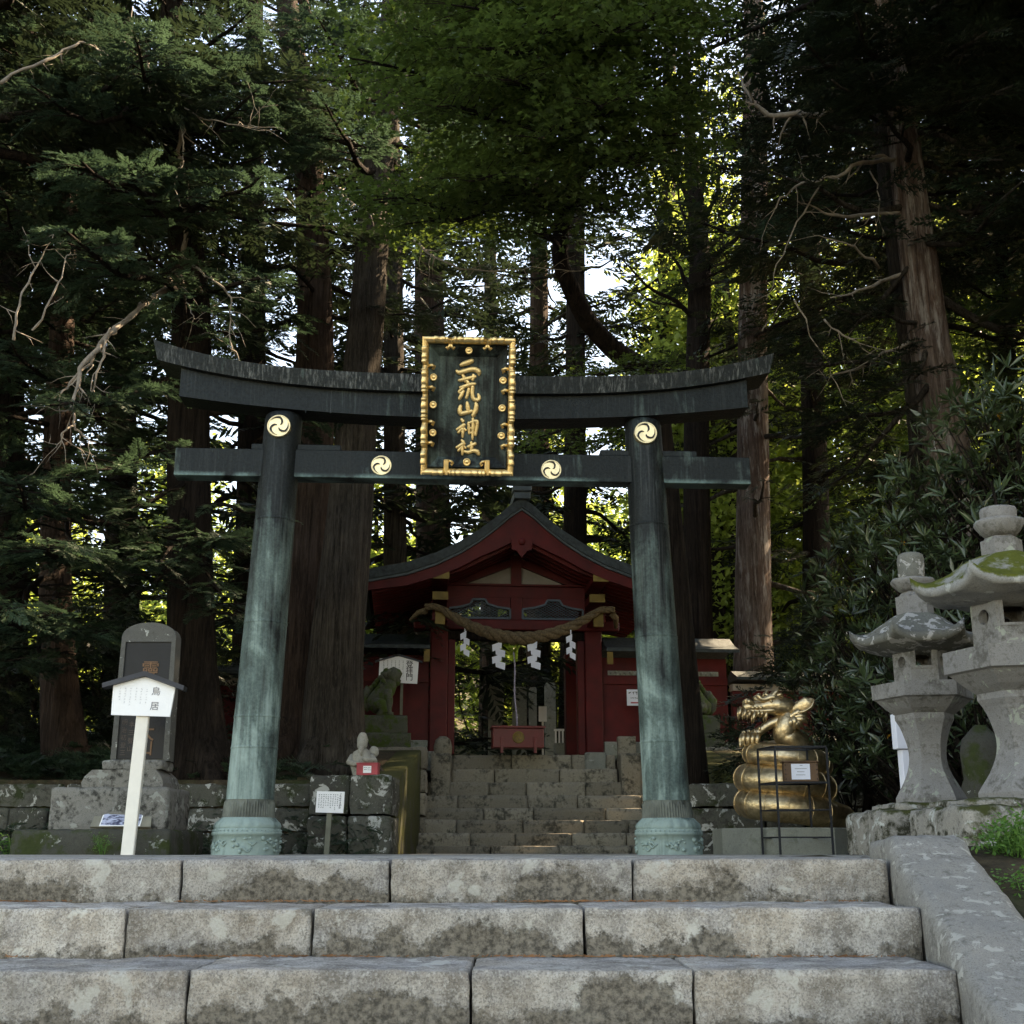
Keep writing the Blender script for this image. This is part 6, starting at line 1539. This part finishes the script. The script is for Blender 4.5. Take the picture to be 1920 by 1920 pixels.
for i, (px, D, r_, lab, bk, yb) in enumerate(far):
    b = gz(px, D); top = P(px+random.uniform(-10, 10), 0, D)
    tree('cedar_tree', lab, [b, b.lerp(top, .3), b.lerp(top, .6)+Vector((random.uniform(-.1, .1), 0, 0)), top, top+Vector((0, 0, 5))], [r_*1.3, r_, r_*.85, r_*.6, .06], M[bk], M['l_dark'], 'spray_c', seed=20+i, roots=0,
         auto=dict(z0=b.z+(.7 if px in (470, 230, 745, 1530, 1250, 20) else 3.4), z1=top.z+5, n=95 if px in (470, 230, 745, 20) else 44 if px == 1530 else 30 if px == 1250 else 58, L0=2.9, L1=1.5, up=-.10, dens=.55, sc=1.0, spread=.34, start=.25, twig=False))
# understorey shrubs that darken the gaps low down
def shrub(name, label, x, y, z, R_, H, n, kind, mat, sc, seed, sh=.5, cat='shrub', group=None, stems=6):
    e = empty(name, (x, y, z), 0, label, cat, group); r = random.Random(seed); lv = Leaves(); wd = MB()
    for k in range(stems):
        a = r.uniform(0, 2*pi); q = (cos(a)*R_*r.uniform(.2, .7), sin(a)*R_*r.uniform(.2, .7), H*r.uniform(.5, .9)); wd.tube(curve((0, 0, -.1), q, -.08, 6, .1, k), [.03, .028, .025, .02, .016, .012, .006], 6)
    wd.build('stem', M['bark_dark'], e)
    for k in range(n):
        a = r.uniform(0, 2*pi); u = r.random()**.5; hz = r.random(); rr_ = R_*u*(1-.5*hz**2)
        lv.put((cos(a)*rr_, sin(a)*rr_, .15+H*hz*(1-.3*u)), a+r.gauss(0, .6), r.gauss(.1, .4), r.gauss(0, .4), sc*r.uniform(.7, 1.2), min(1, max(0, sh+r.gauss(0, .2))))
    lv.build('leaves', kind, mat, e, Vector((0, 0, 0)), seed); return e
for i, (px, D, h_, lab) in enumerate([(190, 19, 2.6, 'dark evergreen shrub left of the carved monument'), (60, 18.6, 2.4, 'dark evergreen shrub at the far left behind the block wall'), (300, 20.2, 2.2, 'dark evergreen shrub behind the carved monument'), (1600, 15.6, 2.4, 'dark evergreen shrub between the dragon and the smaller lantern'), (905, 31, 3.2, 'dark evergreen shrub seen through the left half of the gate opening'), (1010, 32, 3.0, 'dark evergreen shrub seen through the middle of the gate opening'), (1075, 30, 3.0, 'dark evergreen shrub seen through the right side of the gate opening')]):
    p = gz(px, D); shrub('evergreen_shrub', lab, p.x, p.y, p.z, 1.5, h_, 330, 'spray_s', M['l_dark'], .5, 60+i)
# ---------------------------------------------------------------- rhododendron mass at the right: several bushes
rb_ = [(1585, 1250, 14.6, .9, 1.6, 200, 'low rhododendron bush just left of the smaller lantern'), (1670, 1010, 13.6, 1.25, 3, 460, 'rhododendron bush rising behind the smaller lantern'), (1800, 900, 11.4, 1.2, 3.1, 520, 'tall rhododendron bush behind the mossy lantern roof'),
       (1900, 760, 11.0, 1.3, 3.7, 600, 'tallest rhododendron bush at the right edge with sunlit top shoots'), (1740, 1250, 12.6, 1.0, 1.8, 240, 'shaded rhododendron bush filling the gap between the two lanterns')]
for i, (px, py, D, R_, H, n, lab) in enumerate(rb_):
    c = P(px, py, D); z = hgt(c.x, D); top = c.z+.2; e = empty('rhododendron', (c.x, D, z), 0, lab, 'rhododendron', 'rhododendron bushes behind the lanterns'); r = random.Random(90+i); lv = Leaves(); wd = MB(); old = Leaves()
    H = top-z
    for k in range(n):
        a = r.uniform(0, 2*pi); u = r.random()**.45; hz = r.random()**.8; q = Vector((cos(a)*R_*u*(1-.45*hz**3), sin(a)*R_*u*(1-.45*hz**3)*.8, .25+(H-.25)*hz))
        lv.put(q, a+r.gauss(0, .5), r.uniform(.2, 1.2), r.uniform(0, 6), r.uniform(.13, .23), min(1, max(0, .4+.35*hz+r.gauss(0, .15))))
        if k % 3 == 0:
            b0 = Vector((q.x*.3, q.y*.3, max(0, q.z-.8))); wd.tube(curve(b0, q, .1, 5, .1, k), [.014, .012, .010, .009, .007, .005], 5)
        if r.random() < .018: old.put(q+Vector((0, -.05, -.08)), r.uniform(0, 6), -1.2, 0, r.uniform(.12, .16), .7)
    for k in range(5): a = k*1.3; wd.tube(curve((cos(a)*.1, sin(a)*.1, -.1), (cos(a)*R_*.5, sin(a)*R_*.5, H*.7), -.05, 6, .1, k), [.04, .035, .03, .026, .022, .018, .012], 6)
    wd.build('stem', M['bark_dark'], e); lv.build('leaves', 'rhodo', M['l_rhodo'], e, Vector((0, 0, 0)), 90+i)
    if old.p:
        TPL['old'] = [t[:4] for t in TPL['rhodo']]; old.build('yellowed_leaves', 'old', M['l_old'], e, Vector((0, 0, 0)), 5)
# ---------------------------------------------------------------- sunlit far wood on the hillside, and its dark skirts: stuff
lv = Leaves(); au = Leaves(); wd = MB(); r = random.Random(77)
for k in range(95):
    y = r.uniform(38, 85); x = r.uniform(-.55, .55)*y; g_ = hgt(x, y); H = r.uniform(6, 12); rad_ = r.uniform(1.8, 3.4); is_au = r.random() < .05
    wd.tube([(x, y, g_-.3), (x+.1, y, g_+H*.5), (x, y, g_+H*.9)], [.22, .15, .04], 7)
    for j in range(150):
        a = r.uniform(0, 2*pi); u = r.random()**.5; hz = r.random(); q = (x+cos(a)*rad_*u*(1-.6*hz**2), y+sin(a)*rad_*u*(1-.6*hz**2), g_+.8+(H-.8)*hz)
        (au if is_au else lv).put(q, a, r.gauss(0, .3), r.gauss(0, .3), r.uniform(1.2, 2.0), r.random())
fw = empty('far_woodland', (0, 55, 4)); 
for k in range(44):    # nearer sunlit broadleaf trees in the gap on the right
    y = r.uniform(29, 40); x = r.uniform(.13, .46)*y; g_ = hgt(x, y); H = r.uniform(11, 19); rad_ = r.uniform(1.8, 2.8)
    wd.tube([(x, y, g_-.3), (x+.2, y, g_+H*.5), (x, y, g_+H*.95)], [.2, .14, .03], 7)
    for j in range(210):
        a = r.uniform(0, 2*pi); u = r.random()**.5; hz = r.random(); q = (x+cos(a)*rad_*u*(1-.5*hz**2), y+sin(a)*rad_*u*(1-.5*hz**2), g_+2+(H-2)*hz)
        lv.put(q, a, r.gauss(0, .3), r.gauss(0, .3), r.uniform(.8, 1.3), r.random())
tag(fw, 'bright sunlit green wood on the slope behind the cedars', 'woodland', None, 'stuff')
wd.build('trunks', M['bark_dark'], fw, org=(0, 55, 4)); lv.build('foliage', 'broad_c', M['l_far'], fw, Vector((0, 55, 4)), 1); au.build('autumn_foliage', 'broad_c', M['l_autumn'], fw, Vector((0, 55, 4)), 2)
for ch in fw.children: ch['kind'] = 'stuff'
# ---------------------------------------------------------------- undergrowth
lv = Leaves()
for k in range(2600):
    x = r.uniform(-9.5, -2.4); y = r.uniform(15.2, 19.2)
    if -3.6 < x < -1.8 and 15.6 < y < 17.8 and r.random() < .85: continue
    lv.put((x, y, hgt(x, y)+r.uniform(0, .22)), r.uniform(0, 6.3), r.uniform(.1, .9), r.gauss(0, .3), r.uniform(.18, .38), r.random())
for k in range(900):
    x = r.uniform(3.2, 9); y = r.uniform(15.2, 19.2); lv.put((x, y, hgt(x, y)+r.uniform(0, .3)), r.uniform(0, 6.3), r.uniform(.1, .9), r.gauss(0, .3), r.uniform(.18, .38), r.random())
for k in range(700):    # low growth at the foot of the walls
    x = r.uniform(-8, -1.5); y = 14.2-abs(r.gauss(0, .22)); z = abs(r.gauss(0, .25)); lv.put((x, y+ (.1 if x > -2.3 else .35), z), r.uniform(0, 6.3), r.uniform(-.5, .6), r.gauss(0, .3), r.uniform(.10, .2), r.random())
o = lv.build('undergrowth', 'fern', M['l_hinoki'], None, Vector((0, 0, 0)), 9); tag(o, 'low ferns and seedlings covering the bank and wall foot', 'undergrowth', None, 'stuff')
def herb(label, x, y, z, n, size, seed, name='leafy_plant', spread=.2, h=.3, kind='broad'):
    e = empty(name, (x, y, z), 0, label, 'plant'); r = random.Random(seed); lv = Leaves(); wd = MB()
    for k in range(n):
        a = r.uniform(0, 2*pi); q = Vector((cos(a)*spread*r.random(), sin(a)*spread*r.random(), h*r.uniform(.2, 1)))
        wd.tube([(q.x*.2, q.y*.2, -.03), (q.x*.6, q.y*.6, q.z*.6), q], [.004, .0035, .002], 5); lv.put(q, a, r.uniform(-.2, .5), 0, size*r.uniform(.7, 1.2), r.random())
    wd.build('stem', M['l_plant'], e); lv.build('leaves', kind, M['l_plant'], e, Vector((0, 0, 0)), seed)
c = P(1912, 1660, 5.1); herb('bright green weed growing beside the coping stone at the right edge', c.x, c.y, -.06, 44, .2, 3, spread=.14, h=.20)
c = P(1915, 1740, 4.7); herb('low bright green weed spilling over the lower coping stone at the right edge', c.x+.03, c.y, -.2, 26, .16, 4, spread=.10, h=.14)
c = P(213, 1590, 11.9); herb('small yellow green seedling at the foot of the leaning sign post', c.x, 11.6, 0, 8, .13, 5, spread=.09, h=.15)
c = P(20, 1590, 12.4); herb('small green fern clump at the left edge below the block wall', c.x, 12.4, 0, 14, .3, 6, spread=.25, h=.2, kind='fern')
mbg = MB(); r = random.Random(4)
for k in range(70):
    x = 2.03+r.uniform(-.06, .2); y = 5.15+r.uniform(-.2, .2); a = r.uniform(-.6, .6); h_ = r.uniform(.06, .18); mbg.tube([(x, y, -.05), (x+a*.06, y, h_*.6), (x+a*.15, y-.02, h_)], [.004, .003, .0006], 4)
tag(mbg.build('grass', M['l_plant']), 'tuft of bright grass blades beside the coping stone', 'grass', None, 'stuff')
# ---------------------------------------------------------------- tall trees added outside the frame to shade the court
pr_t = None
def tall(x, y, lab, seed, z0=5.5, H=19, L=3.6, n=60, sc_=1.3, de=.75):
    z = hgt(x, y); return tree('cedar_tree', lab, [Vector((x, y, z-.2)), Vector((x, y, z+H*.4)), Vector((x+.2, y, z+H))], [.5, .36, .06], M['bark_red'], M['l_dark'], 'spray_c', seed=seed, roots=0,
        auto=dict(z0=z+z0, z1=z+H, n=n, L0=L, L1=1.2, up=-.05, dens=de*(1.5 if x < 9 and sc_ > 1 else 1), sc=(.75 if x < 9 and sc_ > 1 else sc_), spread=.38, start=.2, twig=False))
SH = [(8.5, 8.0, 4.2), (9.5, 12.5, 4.5), (12, 16, 4), (8.6, 16.8, 7), (13, 10, 4), (15, 18, 4), (-10.5, 12, 4), (-12, 17, 4), (-10.5, 22, 7), (19, 13, 4), (10.5, 4.5, 3.8), (14.5, 5.5, 3.6)]
OV = [(6.9, 10.2, 'overhanging cedar at the right beside the court'), (8.2, 22.5, 'overhanging cedar behind the right block wall'), (7.2, 6.4, 'overhanging cedar right of the near stairs'), (-8, 14.5, 'overhanging cedar above the left block wall'), (8.6, 14, 'overhanging cedar behind the lanterns')]
for i, (x, y, lab) in enumerate(OV): tall(x, y, lab, 160+i, 9.2, 17, 6.2, 60, .62, 1.25)
for i, (x, y, z0) in enumerate(SH):
    tall(x, y, 'tall cedar of the grove shading the court from the %s, bare below' % ('right side' if x > 7 else 'left side' if x < -7 else 'back') if False else
         ['tall dense cedar at the right beside the near lantern', 'tall cedar beyond the right edge level with the gateway', 'tall cedar on the right bank behind the rhododendrons', 'tall cedar rising behind the leaning red cedar', 'cedar high on the right bank beside the near stairs', 'tall cedar high on the right bank, far back',
          'tall cedar beyond the left edge level with the monument', 'tall cedar on the left bank behind the block wall', 'tall cedar left behind the red precinct wall', 'outermost cedar on the right bank', 'cedar beside the near stairs on the right bank', 'outer cedar above the near stairs on the right'][i], 120+i, z0)
